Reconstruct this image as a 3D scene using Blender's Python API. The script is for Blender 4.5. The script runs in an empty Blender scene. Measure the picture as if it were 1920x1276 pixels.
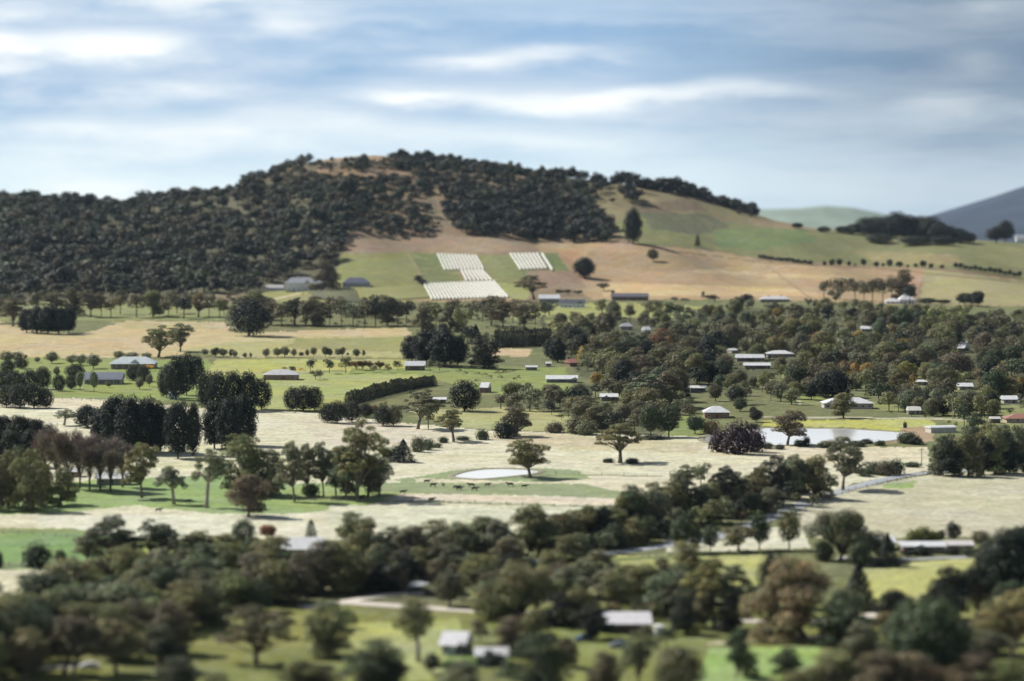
import bpy, math, random
import numpy as np
from mathutils import Vector

RS = random.Random(7)
RNG = np.random.default_rng(11)
SC = bpy.context.scene
COL = SC.collection

# ------------------------------------------------------------------ camera, sky, sun, exposure
CAM_H = 102.0           # metres above the valley floor
FOC = 5000.0            # focal length in photo pixels (1920 wide)
HOR = 400.0             # photo row of the true horizon
cam_d = bpy.data.cameras.new('camera')
cam = bpy.data.objects.new('camera', cam_d); COL.objects.link(cam)
cam.location = (0, 0, CAM_H); cam.rotation_euler = (math.pi/2, 0, 0)
cam_d.sensor_width = 36.0; cam_d.lens = 36.0*FOC/1920.0
cam_d.shift_y = -(638.0-HOR)/1920.0
cam_d.clip_start = 1.0; cam_d.clip_end = 60000.0
cam_d.dof.use_dof = True
cam_d.dof.focus_distance = 1370.0
cam_d.dof.aperture_fstop = (cam_d.lens/1000.0)/2.8
SC.camera = cam
SC.view_settings.view_transform = 'Standard'; SC.view_settings.look = 'None'
SC.view_settings.gamma = 1.0; SC.view_settings.exposure = 0.62
SC.view_settings.use_curve_mapping = False
SC.cycles.max_bounces = 6; SC.cycles.diffuse_bounces = 2; SC.cycles.glossy_bounces = 3
SC.cycles.transmission_bounces = 3; SC.cycles.volume_bounces = 0; SC.cycles.transparent_max_bounces = 4
SC.cycles.caustics_reflective = False; SC.cycles.caustics_refractive = False
SC.cycles.sample_clamp_indirect = 4.0
SC.cycles.use_denoising = True

SUN_EL = math.radians(41); SUN_AZ = math.radians(-58)      # azimuth from +Y, negative is to the left
SUN = Vector((math.sin(SUN_AZ)*math.cos(SUN_EL), math.cos(SUN_AZ)*math.cos(SUN_EL), math.sin(SUN_EL)))
sl = bpy.data.lights.new('sun', 'SUN'); sl.energy = 5.0; sl.angle = math.radians(0.5); sl.color = (1.0, 0.95, 0.86)
so = bpy.data.objects.new('sun', sl); COL.objects.link(so)
so.rotation_euler = (-SUN).to_track_quat('-Z', 'Y').to_euler(); so.location = (0, 0, 500)

class NT:
    """small helper for writing math in node trees"""
    def __init__(s, nt): s.nt = nt
    def n(s, t, **kw):
        nd = s.nt.nodes.new(t)
        for k, v in kw.items(): setattr(nd, k, v)
        return nd
    def put(s, sock, v):
        if isinstance(v, bpy.types.NodeSocket): s.nt.links.new(v, sock)
        elif v is not None: sock.default_value = v
    def m(s, op, a, b=None, c=None, clamp=False):
        nd = s.n('ShaderNodeMath', operation=op); nd.use_clamp = clamp
        for i, v in enumerate((a, b, c)): s.put(nd.inputs[i], v)
        return nd.outputs[0]
    def mix(s, f, a, b, blend='MIX'):
        nd = s.n('ShaderNodeMix', data_type='RGBA', blend_type=blend); nd.clamp_factor = True
        s.put(nd.inputs[0], f); s.put(nd.inputs[6], a); s.put(nd.inputs[7], b)
        return nd.outputs[2]
    def rng(s, v, a, b, c=0.0, d=1.0, smooth=False):
        nd = s.n('ShaderNodeMapRange'); nd.clamp = True
        if smooth: nd.interpolation_type = 'SMOOTHSTEP'
        s.put(nd.inputs[0], v)
        for i, x in enumerate((a, b, c, d)): s.put(nd.inputs[i+1], x)
        return nd.outputs[0]
    def noise(s, vec, scale, detail=3, rough=.55):
        nd = s.n('ShaderNodeTexNoise'); s.put(nd.inputs['Vector'], vec)
        nd.inputs['Scale'].default_value = scale; nd.inputs['Detail'].default_value = detail
        nd.inputs['Roughness'].default_value = rough
        return nd.outputs['Fac']
    def vec(s, x, y, z):
        nd = s.n('ShaderNodeCombineXYZ'); s.put(nd.inputs[0], x); s.put(nd.inputs[1], y); s.put(nd.inputs[2], z)
        return nd.outputs[0]

def build_world():
    w = bpy.data.worlds.new('World'); SC.world = w; w.use_nodes = True
    nt = w.node_tree; nt.nodes.clear(); k = NT(nt)
    tc = k.n('ShaderNodeTexCoord'); sp = k.n('ShaderNodeSeparateXYZ'); nt.links.new(tc.outputs['Generated'], sp.inputs[0])
    az = k.m('ARCTAN2', sp.outputs[0], sp.outputs[1]); el = k.m('ARCSINE', sp.outputs[2])
    # 'a' and 'e' : hundreds of photo pixels to the right of the middle / above the horizon
    a = k.m('MULTIPLY', az, FOC/100); e = k.m('MULTIPLY', el, FOC/100)
    n1 = k.noise(k.vec(k.m('MULTIPLY', a, .42), k.m('MULTIPLY', e, 1.5), 3.3), 1.0, 5, .6)
    n2 = k.noise(k.vec(k.m('MULTIPLY', a, .36), k.m('MULTIPLY', e, 1.35), 9.1), 1.0, 5, .58)
    aw = k.m('ADD', a, k.m('MULTIPLY', k.m('SUBTRACT', n1, .5), 2.4))
    ew = k.m('ADD', e, k.m('MULTIPLY', k.m('SUBTRACT', n2, .5), .75))
    sky = k.n('ShaderNodeTexSky', sky_type='NISHITA'); sky.sun_disc = False
    sky.sun_elevation = SUN_EL; sky.sun_rotation = SUN_AZ; sky.altitude = 400; sky.dust_density = 1.2
    nis = k.n('ShaderNodeVectorMath', operation='SCALE'); nt.links.new(sky.outputs[0], nis.inputs[0]); nis.inputs['Scale'].default_value = .05
    # low sky: pale at the horizon, blue higher, greyer to the right
    right = k.rng(a, 0.5, 9.5, smooth=True)
    blue = k.mix(right, (.205, .325, .480, 1), (.118, .178, .255, 1))
    pale = k.mix(right, (.46, .575, .625, 1), (.30, .375, .44, 1))
    low = k.mix(k.rng(k.m('ADD', e, k.m('MULTIPLY', k.m('SUBTRACT', n1, .5), 1.3)), .3, 2.6, smooth=True), pale, blue)
    def blob(px, py, rx, ry):
        dx = k.m('DIVIDE', k.m('SUBTRACT', aw, (px-960)/100), rx/100)
        dy = k.m('DIVIDE', k.m('SUBTRACT', ew, (HOR-py)/100), ry/100)
        r2 = k.m('ADD', k.m('MULTIPLY', dx, dx), k.m('MULTIPLY', dy, dy))
        return k.m('POWER', 2.718, k.m('MULTIPLY', r2, -1.0))
    acc = None
    for px, py, rx, ry, s in ((205, 90, 150, 26, 1.15), (-10, 88, 60, 24, 1.0), (0, 135, 60, 16, .6), (400, 5, 150, 14, .8),
                              (540, 42, 60, 22, .5), (900, 118, 110, 12, .75), (1060, 103, 130, 12, .6), (1160, 182, 150, 17, .85),
                              (1380, 172, 130, 18, .5), (760, 180, 110, 13, .7), (940, 196, 130, 16, .6), (350, 168, 110, 17, .55),
                              (140, 245, 110, 20, .5), (560, 215, 120, 20, .45), (450, 250, 220, 30, .45), (1000, 258, 300, 26, .3),
                              (1750, 200, 90, 34, .3), (1830, 120, 60, 26, .22), (100, 165, 160, 22, .3), (700, 40, 120, 14, .3), (1850, 15, 60, 12, .2)):
        b = k.m('MULTIPLY', blob(px, py, rx, ry), s)
        acc = b if acc is None else k.m('ADD', acc, b)
    streak = k.rng(n2, .38, .75, 0, .62)
    acc = k.m('ADD', acc, k.m('MULTIPLY', streak, k.rng(a, -8, 7, 1.1, .1)))
    n4 = k.noise(k.vec(k.m('MULTIPLY', a, .11), k.m('MULTIPLY', ew, 1.25), 21.4), 1.0, 4, .55)
    acc = k.m('ADD', acc, k.m('MULTIPLY', k.rng(n4, .42, .66, 0, .34, smooth=True), k.rng(a, -8, 9, 1.0, .55)))
    cl = k.rng(acc, 0.0, 1.25, 0, 1)
    cloudy = k.mix(cl, low, (.72, .735, .72, 1))
    # the rest of the dome: clear sky with soft high cloud
    n3 = k.noise(k.vec(k.m('MULTIPLY', az, 2.5), k.m('MULTIPLY', el, 7), 1.7), 1.0, 4, .55)
    band = k.rng(el, math.radians(7), math.radians(12), .95, 0, smooth=True)      # unseen bright cloud band, added above the frame to whiten the pond reflections
    high = k.mix(k.m('MAXIMUM', k.rng(n3, .5, .75, 0, .45), band), nis.outputs[0], (.92, .93, .92, 1))
    low_f = k.rng(el, math.radians(4.45), math.radians(5.4), smooth=True)
    allc = k.mix(low_f, cloudy, high)
    bg = k.n('ShaderNodeBackground'); nt.links.new(allc, bg.inputs[0]); bg.inputs[1].default_value = 1.0
    out = k.n('ShaderNodeOutputWorld'); nt.links.new(bg.outputs[0], out.inputs[0])
build_world()

# ------------------------------------------------------------------ terrain function
def sstep(a, b, x):
    t = np.clip((x-a)/(b-a), 0, 1); return t*t*(3-2*t)
CREST_U = np.array([-900, -200, 0, 120, 235, 330, 430, 480, 560, 620, 700, 780, 860, 1000, 1060, 1150, 1200, 1300, 1400, 1450, 1530, 1620, 1700, 1830, 1920, 2200, 2900.])
CREST_Y = np.array([390, 378, 376, 378, 384, 372, 362, 336, 305, 298, 294, 296, 312, 330, 334, 344, 352, 366, 398, 414, 429, 438, 442, 452, 456, 462, 470.])
Y0, YC = 2700.0, 3900.0
PONDS = []       # (x, y, radius) kept flat
def hgt(X, Y):
    X = np.asarray(X, float); Y = np.asarray(Y, float)
    Ys = np.maximum(Y, 50.0)
    u = 960 + FOC*X/Ys
    ys = np.interp(u, CREST_U, CREST_Y)
    zc = CAM_H - (ys-HOR)/FOC*YC
    floor = 15*sstep(1500, 2700, Y)
    t = np.clip((Y-Y0)/(YC-Y0), 0, 1)
    s = np.sin(math.pi/2*t**1.9)
    z = floor + (zc-floor)*s
    back = sstep(YC, YC+1700, Y)
    z = z*(1-back) + 4*back
    amp = .7 + 3.2*sstep(2700, 3200, Y)*(1-sstep(5000, 6500, Y))
    und = (np.sin(X/61+1.3)*np.cos(Y/83+.4) + .6*np.sin(X/27+Y/49) + .5*np.cos(X/149-Y/120))
    # gullies running down the hill
    gul = np.sin(u/46 + .9*np.sin(Y/170))*np.sin(math.pi*np.clip(t, 0, 1))*5.5*(t > 0)
    flat = np.ones_like(z)
    for (px, py, r) in PONDS: flat = flat*(1-np.exp(-(((X-px)/r)**2+((Y-py)/r)**2)**2))
    crestfade = 1-.75*np.exp(-((Y-YC)/260)**2)
    return z + amp*und*flat*crestfade + gul
def proj(X, Y, Z): return 960+FOC*X/Y, HOR+FOC*(CAM_H-Z)/Y
_YS = np.concatenate([np.geomspace(520, 2700, 1400), np.linspace(2702, 4300, 800)])
def ground(px, py):
    """world point of the terrain seen at a photo pixel"""
    X = (px-960)/FOC*_YS; z = hgt(X, _YS); row = HOR+FOC*(CAM_H-z)/_YS
    i = int(np.argmax(row <= py)) if (row <= py).any() else int(np.argmin(row))
    if i == 0: Y = _YS[0]*(row[0]-HOR)/max(py-HOR, 1) if py > row[0] else _YS[0]
    else:
        f = (row[i-1]-py)/max(row[i-1]-row[i], 1e-6); f = min(max(f, 0), 1); Y = _YS[i-1]+f*(_YS[i]-_YS[i-1])
    X = (px-960)/FOC*Y
    return float(X), float(Y), float(hgt(X, Y))
for px, py, r in ((930, 890, 75), (1390, 822, 75), (1530, 816, 75), (1640, 812, 55)):
    Y = FOC*CAM_H/(py-HOR); PONDS.append(((px-960)/FOC*Y, Y, r))

# ------------------------------------------------------------------ scene-graph helpers
def tag(o, label=None, cat=None, group=None, kind=None):
    if label: o['label'] = label
    if cat: o['category'] = cat
    if group: o['group'] = group
    if kind: o['kind'] = kind
    return o
def empty(name, loc, rz=0.0, scale=None):
    o = bpy.data.objects.new(name, None); COL.objects.link(o); o.location = loc; o.rotation_euler = (0, 0, rz)
    o.empty_display_size = .5
    if scale: o.scale = scale
    return o
def link(name, me, parent=None, color=None):
    o = bpy.data.objects.new(name, me); COL.objects.link(o)
    if parent: o.parent = parent
    if color: o.color = (*color, 1)
    return o
class MB:
    """collects quads / polygons into one mesh"""
    def __init__(s): s.V = []; s.F = []; s.c = 0
    def add(s, v, f):
        b = s.c; s.V.extend([tuple(p) for p in v]); s.F.extend([tuple(b+i for i in q) for q in f]); s.c += len(v)
    def box(s, x0, x1, y0, y1, z0, z1):
        s.add([(x0,y0,z0),(x1,y0,z0),(x1,y1,z0),(x0,y1,z0),(x0,y0,z1),(x1,y0,z1),(x1,y1,z1),(x0,y1,z1)],
              [(0,3,2,1),(4,5,6,7),(0,1,5,4),(1,2,6,5),(2,3,7,6),(3,0,4,7)])
    def tube(s, pts, rad, n=6):
        P = [Vector(p) for p in pts]; rings = []
        for i, p in enumerate(P):
            d = (P[min(i+1, len(P)-1)]-P[max(i-1, 0)]).normalized()
            a = d.orthogonal().normalized(); b = d.cross(a)
            rings.append([p+(a*math.cos(2*math.pi*j/n)+b*math.sin(2*math.pi*j/n))*rad[i] for j in range(n)])
        v = [q for r in rings for q in r]; f = []
        for i in range(len(P)-1):
            for j in range(n): f.append((i*n+j, i*n+(j+1) % n, (i+1)*n+(j+1) % n, (i+1)*n+j))
        f.append(tuple(range(n))[::-1]); f.append(tuple((len(P)-1)*n+j for j in range(n)))
        s.add(v, f)
    def mesh(s, name, mat, smooth=False):
        me = bpy.data.meshes.new(name); me.from_pydata([tuple(v) for v in s.V], [], s.F); me.materials.append(mat)
        if smooth: me.polygons.foreach_set('use_smooth', [True]*len(me.polygons))
        me.update(); return me
def quad_mesh(name, V, tint, mat):
    """V: (4N,3) corner array, tint: (N,3) one colour per face"""
    n = len(V)//4; me = bpy.data.meshes.new(name)
    me.vertices.add(4*n); me.vertices.foreach_set('co', np.ascontiguousarray(V, np.float32).ravel())
    me.loops.add(4*n); me.loops.foreach_set('vertex_index', np.arange(4*n, dtype=np.int32))
    me.polygons.add(n); me.polygons.foreach_set('loop_start', np.arange(0, 4*n, 4, dtype=np.int32))
    me.update(calc_edges=True)
    at = me.attributes.new('tint', 'FLOAT_COLOR', 'FACE')
    at.data.foreach_set('color', np.c_[tint, np.ones(n)].astype(np.float32).ravel())
    me.materials.append(mat); return me

# ------------------------------------------------------------------ materials
def newmat(name):
    m = bpy.data.materials.new(name); m.use_nodes = True; nt = m.node_tree; nt.nodes.clear()
    return m, NT(nt), nt
def leaf_material(name, trans=.15):
    m, k, nt = newmat(name)
    oi = k.n('ShaderNodeObjectInfo'); at = k.n('ShaderNodeAttribute', attribute_name='tint')
    c = k.mix(1.0, oi.outputs['Color'], at.outputs['Color'], 'MULTIPLY')
    g = k.n('ShaderNodeNewGeometry'); v = k.noise(g.outputs['Position'], .16, 2)
    hs = k.n('ShaderNodeHueSaturation'); nt.links.new(c, hs.inputs['Color'])
    nt.links.new(k.rng(v, .3, .7, .485, .515), hs.inputs['Hue']); nt.links.new(k.rng(v, .3, .7, .75, 1.2), hs.inputs['Value'])
    b = k.n('ShaderNodeBsdfPrincipled'); nt.links.new(hs.outputs[0], b.inputs['Base Color']); b.inputs['Roughness'].default_value = .6
    b.inputs['Specular IOR Level'].default_value = .22
    t = k.n('ShaderNodeBsdfTranslucent'); nt.links.new(k.mix(1.0, hs.outputs[0], (1.05, 1.2, .8, 1), 'MULTIPLY'), t.inputs[0])
    mx = k.n('ShaderNodeMixShader'); mx.inputs[0].default_value = trans
    nt.links.new(b.outputs[0], mx.inputs[1]); nt.links.new(t.outputs[0], mx.inputs[2])
    o = k.n('ShaderNodeOutputMaterial'); nt.links.new(mx.outputs[0], o.inputs[0]); return m
LEAF = leaf_material('foliage')
def plain(name, col, rough=.8, metal=0.0, var=.25, scale=1.2, spec=.4, stretch=(1, 1, 1)):
    m, k, nt = newmat(name)
    g = k.n('ShaderNodeTexCoord'); mp = k.n('ShaderNodeMapping'); nt.links.new(g.outputs['Object'], mp.inputs[0]); mp.inputs['Scale'].default_value = stretch
    f = k.noise(mp.outputs[0], scale, 4)
    c = k.mix(k.rng(f, .3, .75), tuple(x*(1-var) for x in col)+(1,), tuple(min(x*(1+var*.4), 1) for x in col)+(1,))
    b = k.n('ShaderNodeBsdfPrincipled'); nt.links.new(c, b.inputs['Base Color']); b.inputs['Roughness'].default_value = rough
    b.inputs['Metallic'].default_value = metal; b.inputs['Specular IOR Level'].default_value = spec
    o = k.n('ShaderNodeOutputMaterial'); nt.links.new(b.outputs[0], o.inputs[0]); return m
_mc = {}
def pm(name, col, **kw):
    key = (name, col)
    if key not in _mc: _mc[key] = plain(name, col, **kw)
    return _mc[key]
BARK = plain('bark', (.19, .16, .125), .9, var=.5, scale=2, stretch=(1, 1, .2))
BARK_PALE = plain('pale_bark', (.42, .37, .31), .85, var=.45, scale=1.5, stretch=(1, 1, .2))
BARK_DARK = plain('dark_bark', (.06, .048, .04), .9, var=.4, scale=2)
GLASS = plain('window_glass', (.03, .04, .05), .08, var=.1, spec=.8)
def roof_mat(name, col):
    m, k, nt = newmat(name)
    tc = k.n('ShaderNodeTexCoord'); f = k.noise(tc.outputs['Object'], .5, 4)
    c = k.mix(k.rng(f, .35, .75), tuple(x*.8 for x in col)+(1,), col+(1,))
    w = k.n('ShaderNodeTexWave', wave_type='BANDS', bands_direction='X'); w.inputs['Scale'].default_value = 1.6
    nt.links.new(tc.outputs['Object'], w.inputs['Vector'])
    bp = k.n('ShaderNodeBump'); bp.inputs['Strength'].default_value = .35; bp.inputs['Distance'].default_value = .05; nt.links.new(w.outputs['Fac'], bp.inputs['Height'])
    b = k.n('ShaderNodeBsdfPrincipled'); nt.links.new(c, b.inputs['Base Color']); b.inputs['Roughness'].default_value = .38
    b.inputs['Metallic'].default_value = .15; nt.links.new(bp.outputs[0], b.inputs['Normal'])
    o = k.n('ShaderNodeOutputMaterial'); nt.links.new(b.outputs[0], o.inputs[0]); return m
# ------------------------------------------------------------------ ground sheet with its paddocks
def lin(c): return tuple(((x/255)/12.92 if x/255 <= .04045 else ((x/255+.055)/1.055)**2.4) for x in c)
ALB = .645
FIELDS = [   # polygon in photo pixels (where that patch of ground lies), colour of the ground cover, softness
 # hill ground
 ([(-900,250),(2900,250),(2900,600),(-900,600)], (150,122,92)),
 ([(-900,300),(560,300),(660,440),(640,545),(-900,600)], (102, 94, 68)),
 ([(470,290),(900,290),(900,345),(760,350),(600,330),(480,340)], (128,104,78)),
 ([(590,318),(770,318),(775,340),(600,338)], (165,125,90)),
 ([(560,288),(800,288),(795,300),(560,304)], (170,140,105)),
 ([(774,300),(792,300),(822,400),(806,405)], (132,116,88)),
 ([(650,440),(900,445),(1060,452),(1060,500),(1040,470),(640,478)], (166,134,106)),
 ([(1050,335),(1200,350),(1440,410),(1440,440),(1200,410),(1050,400)], (150,132,88)),
 ([(1180,385),(1290,372),(1330,392),(1210,402)], (132,108,80)),
 ([(1060,330),(1110,340),(1130,420),(1060,420)], (132,124,80)),
 ([(1195,400),(1440,425),(1530,430),(1640,440),(1930,456),(2900,470),(2900,560),(1930,528),(1800,505),(1640,498),(1430,486),(1350,470),(1190,458),(1130,420)], (130,140,84)),
 ([(1200,398),(1330,402),(1370,430),(1310,440),(1220,430)], (112,110,78)),
 ([(1340,430),(1500,432),(1540,452),(1420,470),(1345,462)], (112,142,82)),
 ([(1600,470),(1800,478),(1800,500),(1640,494)], (158,142,92)),
 ([(1390,405),(1520,424),(1560,434),(1420,425)], (160,134,98)),
 ([(1000,456),(1190,458),(1350,472),(1430,490),(1640,500),(1730,505),(1700,590),(1150,585),(1040,520)], (190,154,110)),
 ([(1100,470),(1300,480),(1380,500),(1250,512),(1100,495)], (176,140,102)),
 ([(1130,530),(1480,540),(1560,556),(1130,556)], (218,182,124)),
 ([(1300,505),(1600,520),(1600,527),(1300,512)], (206,174,128)),
 ([(1640,500),(1740,504),(1718,548),(1640,540)], (188,146,108)),
 ([(1735,504),(1800,512),(1930,530),(2900,560),(2900,640),(1720,590)], (172,158,104)),
 ([(1045,470),(1080,470),(1110,520),(1090,525)], (196,144,100)),
 # vineyard hill
 ([(640,474),(770,473),(840,476),(870,530),(790,535),(700,540),(625,545)], (138,150,82)),
 ([(762,475),(840,477),(866,528),(800,533)], (118,136,76)),
 ([(895,480),(960,477),(1000,508),(990,562),(958,560),(925,527)], (134,138,78)),
 ([(930,530),(1000,535),(990,562),(955,560)], (166,168,88)),
 ([(1010,475),(1045,475),(1066,508),(1028,508)], (118,146,78)),
 ([(985,508),(1075,508),(1100,540),(1010,545)], (170,136,108)),
 ([(490,548),(640,543),(800,535),(830,562),(760,570),(640,572),(500,566)], (160,168,88)),
 ([(812,560),(960,560),(960,575),(760,590),(772,566)], (190,150,116)),
 # valley floor default
 ([(-2000,566),(1000,566),(1160,562),(1420,562),(1720,572),(3500,590),(3500,4000),(-2000,4000)], (122,124,72)),
 # wooded ground on the right
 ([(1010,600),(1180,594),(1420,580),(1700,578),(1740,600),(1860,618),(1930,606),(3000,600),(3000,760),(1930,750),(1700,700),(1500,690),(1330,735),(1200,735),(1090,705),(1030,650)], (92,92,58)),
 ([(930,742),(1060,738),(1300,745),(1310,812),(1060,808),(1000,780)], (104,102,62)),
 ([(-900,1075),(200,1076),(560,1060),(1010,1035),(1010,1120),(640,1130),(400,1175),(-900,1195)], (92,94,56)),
 # mid left belt
 ([(-900,566),(430,566),(430,600),(-900,605)], (142,158,92)),
 ([(-900,605),(-10,600),(90,626),(150,628),(240,602),(420,604),(440,626),(760,614),(775,630),(770,668),(620,669),(440,668),(380,655),(300,668),(-900,672)], (212,186,132)),
 ([(420,566),(780,566),(780,612),(430,622)], (118,126,74)),
 ([(210,604),(400,606),(410,618),(240,618)], (196,178,118)),
 ([(340,656),(430,640),(760,630),(770,668),(620,669),(440,668),(380,660)], (190,180,112)),
 ([(560,634),(765,632),(770,660),(530,650)], (158,166,92)),
 ([(-900,675),(90,668),(300,672),(390,672),(400,700),(370,752),(200,746),(100,744),(-900,740)], (142,168,80)),
 ([(405,672),(565,671),(760,672),(770,690),(560,696),(385,699)], (184,194,96)),
 ([(380,699),(560,697),(770,694),(850,705),(800,716),(640,760),(600,767),(500,768),(390,760)], (172,188,98)),
 ([(660,690),(1060,688),(1075,738),(960,742),(860,722),(780,700),(660,700)], (140,164,82)),
 ([(900,650),(1000,654),(990,668),(900,664)], (214,182,138)),
 ([(960,566),(1060,572),(1150,566),(1330,575),(1330,592),(1200,598),(1050,592),(960,600)], (164,176,92)),
 ([(1020,600),(1080,598),(1070,622),(1030,622)], (158,168,92)),
 ([(1720,580),(1800,586),(1870,596),(1860,612),(1790,606),(1730,596)], (142,172,76)),
 ([(1460,690),(1560,690),(1580,748),(1480,752)], (140,164,82)),
 ([(1650,700),(1750,700),(1720,740),(1660,735)], (146,158,82)),
 ([(1420,752),(1560,760),(1760,776),(1780,800),(1930,800),(1930,760),(1700,752)], (146,150,82)),
 ([(1240,780),(1330,776),(1330,816),(1250,818)], (134,158,82)),
 # pale straw paddocks
 ([(-900,742),(100,744),(205,748),(300,758),(380,764),(500,768),(620,775),(760,792),(920,806),(1160,812),(1310,818),(1330,832),(1740,838),(1745,880),(1600,905),(1500,945),(1240,960),(1000,1015),(560,1010),(-900,1000)], (226,214,172)),
 ([(-900,742),(100,744),(205,748),(205,764),(-900,764)], (232,208,164)),
 ([(560,780),(760,792),(860,812),(820,835),(600,830)], (222,202,168)),
 ([(760,768),(960,762),(1100,780),(1100,808),(960,806),(860,800)], (186,182,112)),
 ([(880,812),(1000,810),(1330,830),(1300,850),(1000,838)], (212,196,158)),
 ([(1330,832),(1560,838),(1740,836),(1740,862),(1560,868),(1330,850)], (228,206,160)),
 ([(-900,890),(80,905),(250,895),(420,890),(560,905),(720,900),(760,925),(700,944),(560,962),(400,962),(250,946),(100,962),(-900,975)], (146,184,104)),
 ([(240,820),(560,820),(540,885),(250,880)], (222,212,160)),
 ([(740,898),(860,880),(900,876),(1010,876),(1080,880),(1110,896),(1020,902),(930,900),(820,905),(755,905)], (150,176,124)),
 ([(700,905),(760,903),(1010,905),(1090,905),(1180,925),(1240,928),(1240,936),(1000,930),(760,925),(700,918)], (146,170,120)),
 ([(780,895),(1000,902),(1180,905),(1260,912),(1180,922),(1080,902),(900,904),(780,902)], (232,212,170)),
 ([(760,924),(1000,928),(1230,936),(1240,946),(1000,942),(720,932)], (236,208,176)),
 ([(620,945),(1100,950),(1180,960),(1000,1010),(600,990)], (216,214,176)),
 ([(60,966),(420,962),(560,970),(620,990),(300,1005),(80,996)], (232,226,196)),
 ([(-900,986),(150,996),(205,1000),(205,1068),(-900,1055)], (128,172,96)),
 ([(-900,982),(140,990),(190,998),(-900,994)], (134,160,92)),
 ([(-900,1058),(190,1068),(130,1095),(60,1126),(-900,1130)], (224,212,160)),
 ([(1490,960),(1600,915),(1745,888),(1930,880),(2900,870),(2900,1000),(1930,1004),(1700,1006),(1560,1010),(1490,1000)], (208,200,168)),
 ([(1660,905),(1720,900),(1710,914),(1655,916)], (150,186,104)),
 ([(1430,788),(1745,785),(1760,800),(1700,808),(1600,800),(1430,798)], (196,196,88)),
 ([(1690,800),(1750,798),(1750,826),(1640,830),(1690,818)], (188,148,116)),
 # lower paddocks
 ([(1150,1042),(1440,1030),(1440,1095),(1200,1098)], (184,198,108)),
 ([(1610,1066),(1830,1042),(1840,1070),(1760,1130),(1640,1134)], (192,200,112)),
 ([(1240,1000),(1500,985),(1520,1026),(1250,1034)], (220,214,180)),
 ([(200,1010),(420,1020),(420,1060),(200,1065)], (176,196,92)),
 ([(-900,1132),(3000,1132),(3000,4000),(-900,4000)], (128,142,66)),
 ([(640,1168),(860,1158),(870,1190),(860,1240),(800,1275),(740,1275),(700,1220),(600,1200)], (178,184,96)),
 ([(1060,1210),(1160,1200),(1180,1290),(1060,1290)], (140,156,78)),
 ([(1330,1215),(1540,1210),(1530,1270),(1300,1290)], (150,196,96)),
 ([(880,1105),(1000,1100),(1010,1140),(880,1150)], (160,176,84)),
 ([(280,1150),(640,1150),(640,1210),(460,1216),(300,1200)], (140,152,72)),
 ([(840,1225),(960,1225),(940,1252),(830,1252)], (122,160,72)),
]
TRACKS = [   # bare tracks and thin boundary strips: polyline, half width in photo pixels, colour
 ([(270,603),(360,612),(440,614)], 1.5, (206,188,150)), ([(490,570),(520,560),(560,551)], 1.4, (214,196,150)),
 ([(560,936),(760,938),(960,944),(1240,952)], 1.1, (112,138,92)), ([(760,470),(780,500),(800,540)], 1.2, (168,150,100)),
 ([(1690,550),(1705,520)], .8, (140,116,84)), ([(900,896),(1060,888),(1240,892)], .8, (150,150,110)),
 ([(1440,500),(1520,560)], .8, (150,118,84)), ([(600,560),(960,566)], 1.0, (160,120,84)), ([(0,1058),(190,1068)], 1.8, (104,92,70)),
 ([(480,745),(620,742),(790,712)], .8, (150,166,92)), ([(1480,690),(1500,756)], 1.6, (190,180,150)), ([(1430,780),(1760,784),(1930,792)], 1.6, (196,188,150)),
 ([(0,670),(300,672),(560,671),(760,672)], .9, (140,132,84)), ([(1250,470),(1430,492),(1640,503),(1930,532)], .9, (124,104,70)),
 ([(1100,1052),(1250,1042),(1440,1034)], 3, (120,140,74)), ([(1330,1205),(1480,1196),(1560,1190)], 3, (190,182,140)),
]
def smooth_noise(u, v):
    return (np.sin(u*.07+1.1*np.sin(v*.11))+np.sin(v*.19+u*.031+2)+.7*np.sin(u*.23-v*.37)+.5*np.sin(u*.61+v*.83+1.2*np.sin(u*.17)))/3.2
def in_poly(px, py, poly):
    ins = np.zeros(px.shape, bool); n = len(poly)
    for i in range(n):
        x1, y1 = poly[i]; x2, y2 = poly[(i+1) % n]
        if y1 == y2: continue
        c = ((y1 > py) != (y2 > py)) & (px < (x2-x1)*(py-y1)/(y2-y1)+x1); ins ^= c
    return ins
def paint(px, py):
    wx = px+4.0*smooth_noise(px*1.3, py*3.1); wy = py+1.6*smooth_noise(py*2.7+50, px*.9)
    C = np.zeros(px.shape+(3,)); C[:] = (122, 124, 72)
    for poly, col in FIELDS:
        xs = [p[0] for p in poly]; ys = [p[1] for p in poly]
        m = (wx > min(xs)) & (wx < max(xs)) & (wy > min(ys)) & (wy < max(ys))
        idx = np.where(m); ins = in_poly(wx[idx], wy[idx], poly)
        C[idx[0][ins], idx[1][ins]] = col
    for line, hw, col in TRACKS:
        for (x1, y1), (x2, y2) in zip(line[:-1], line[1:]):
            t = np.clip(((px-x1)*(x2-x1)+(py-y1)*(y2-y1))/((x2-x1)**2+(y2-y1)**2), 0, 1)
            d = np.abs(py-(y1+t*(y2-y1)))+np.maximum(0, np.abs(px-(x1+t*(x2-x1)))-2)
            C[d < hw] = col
    return C
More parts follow.
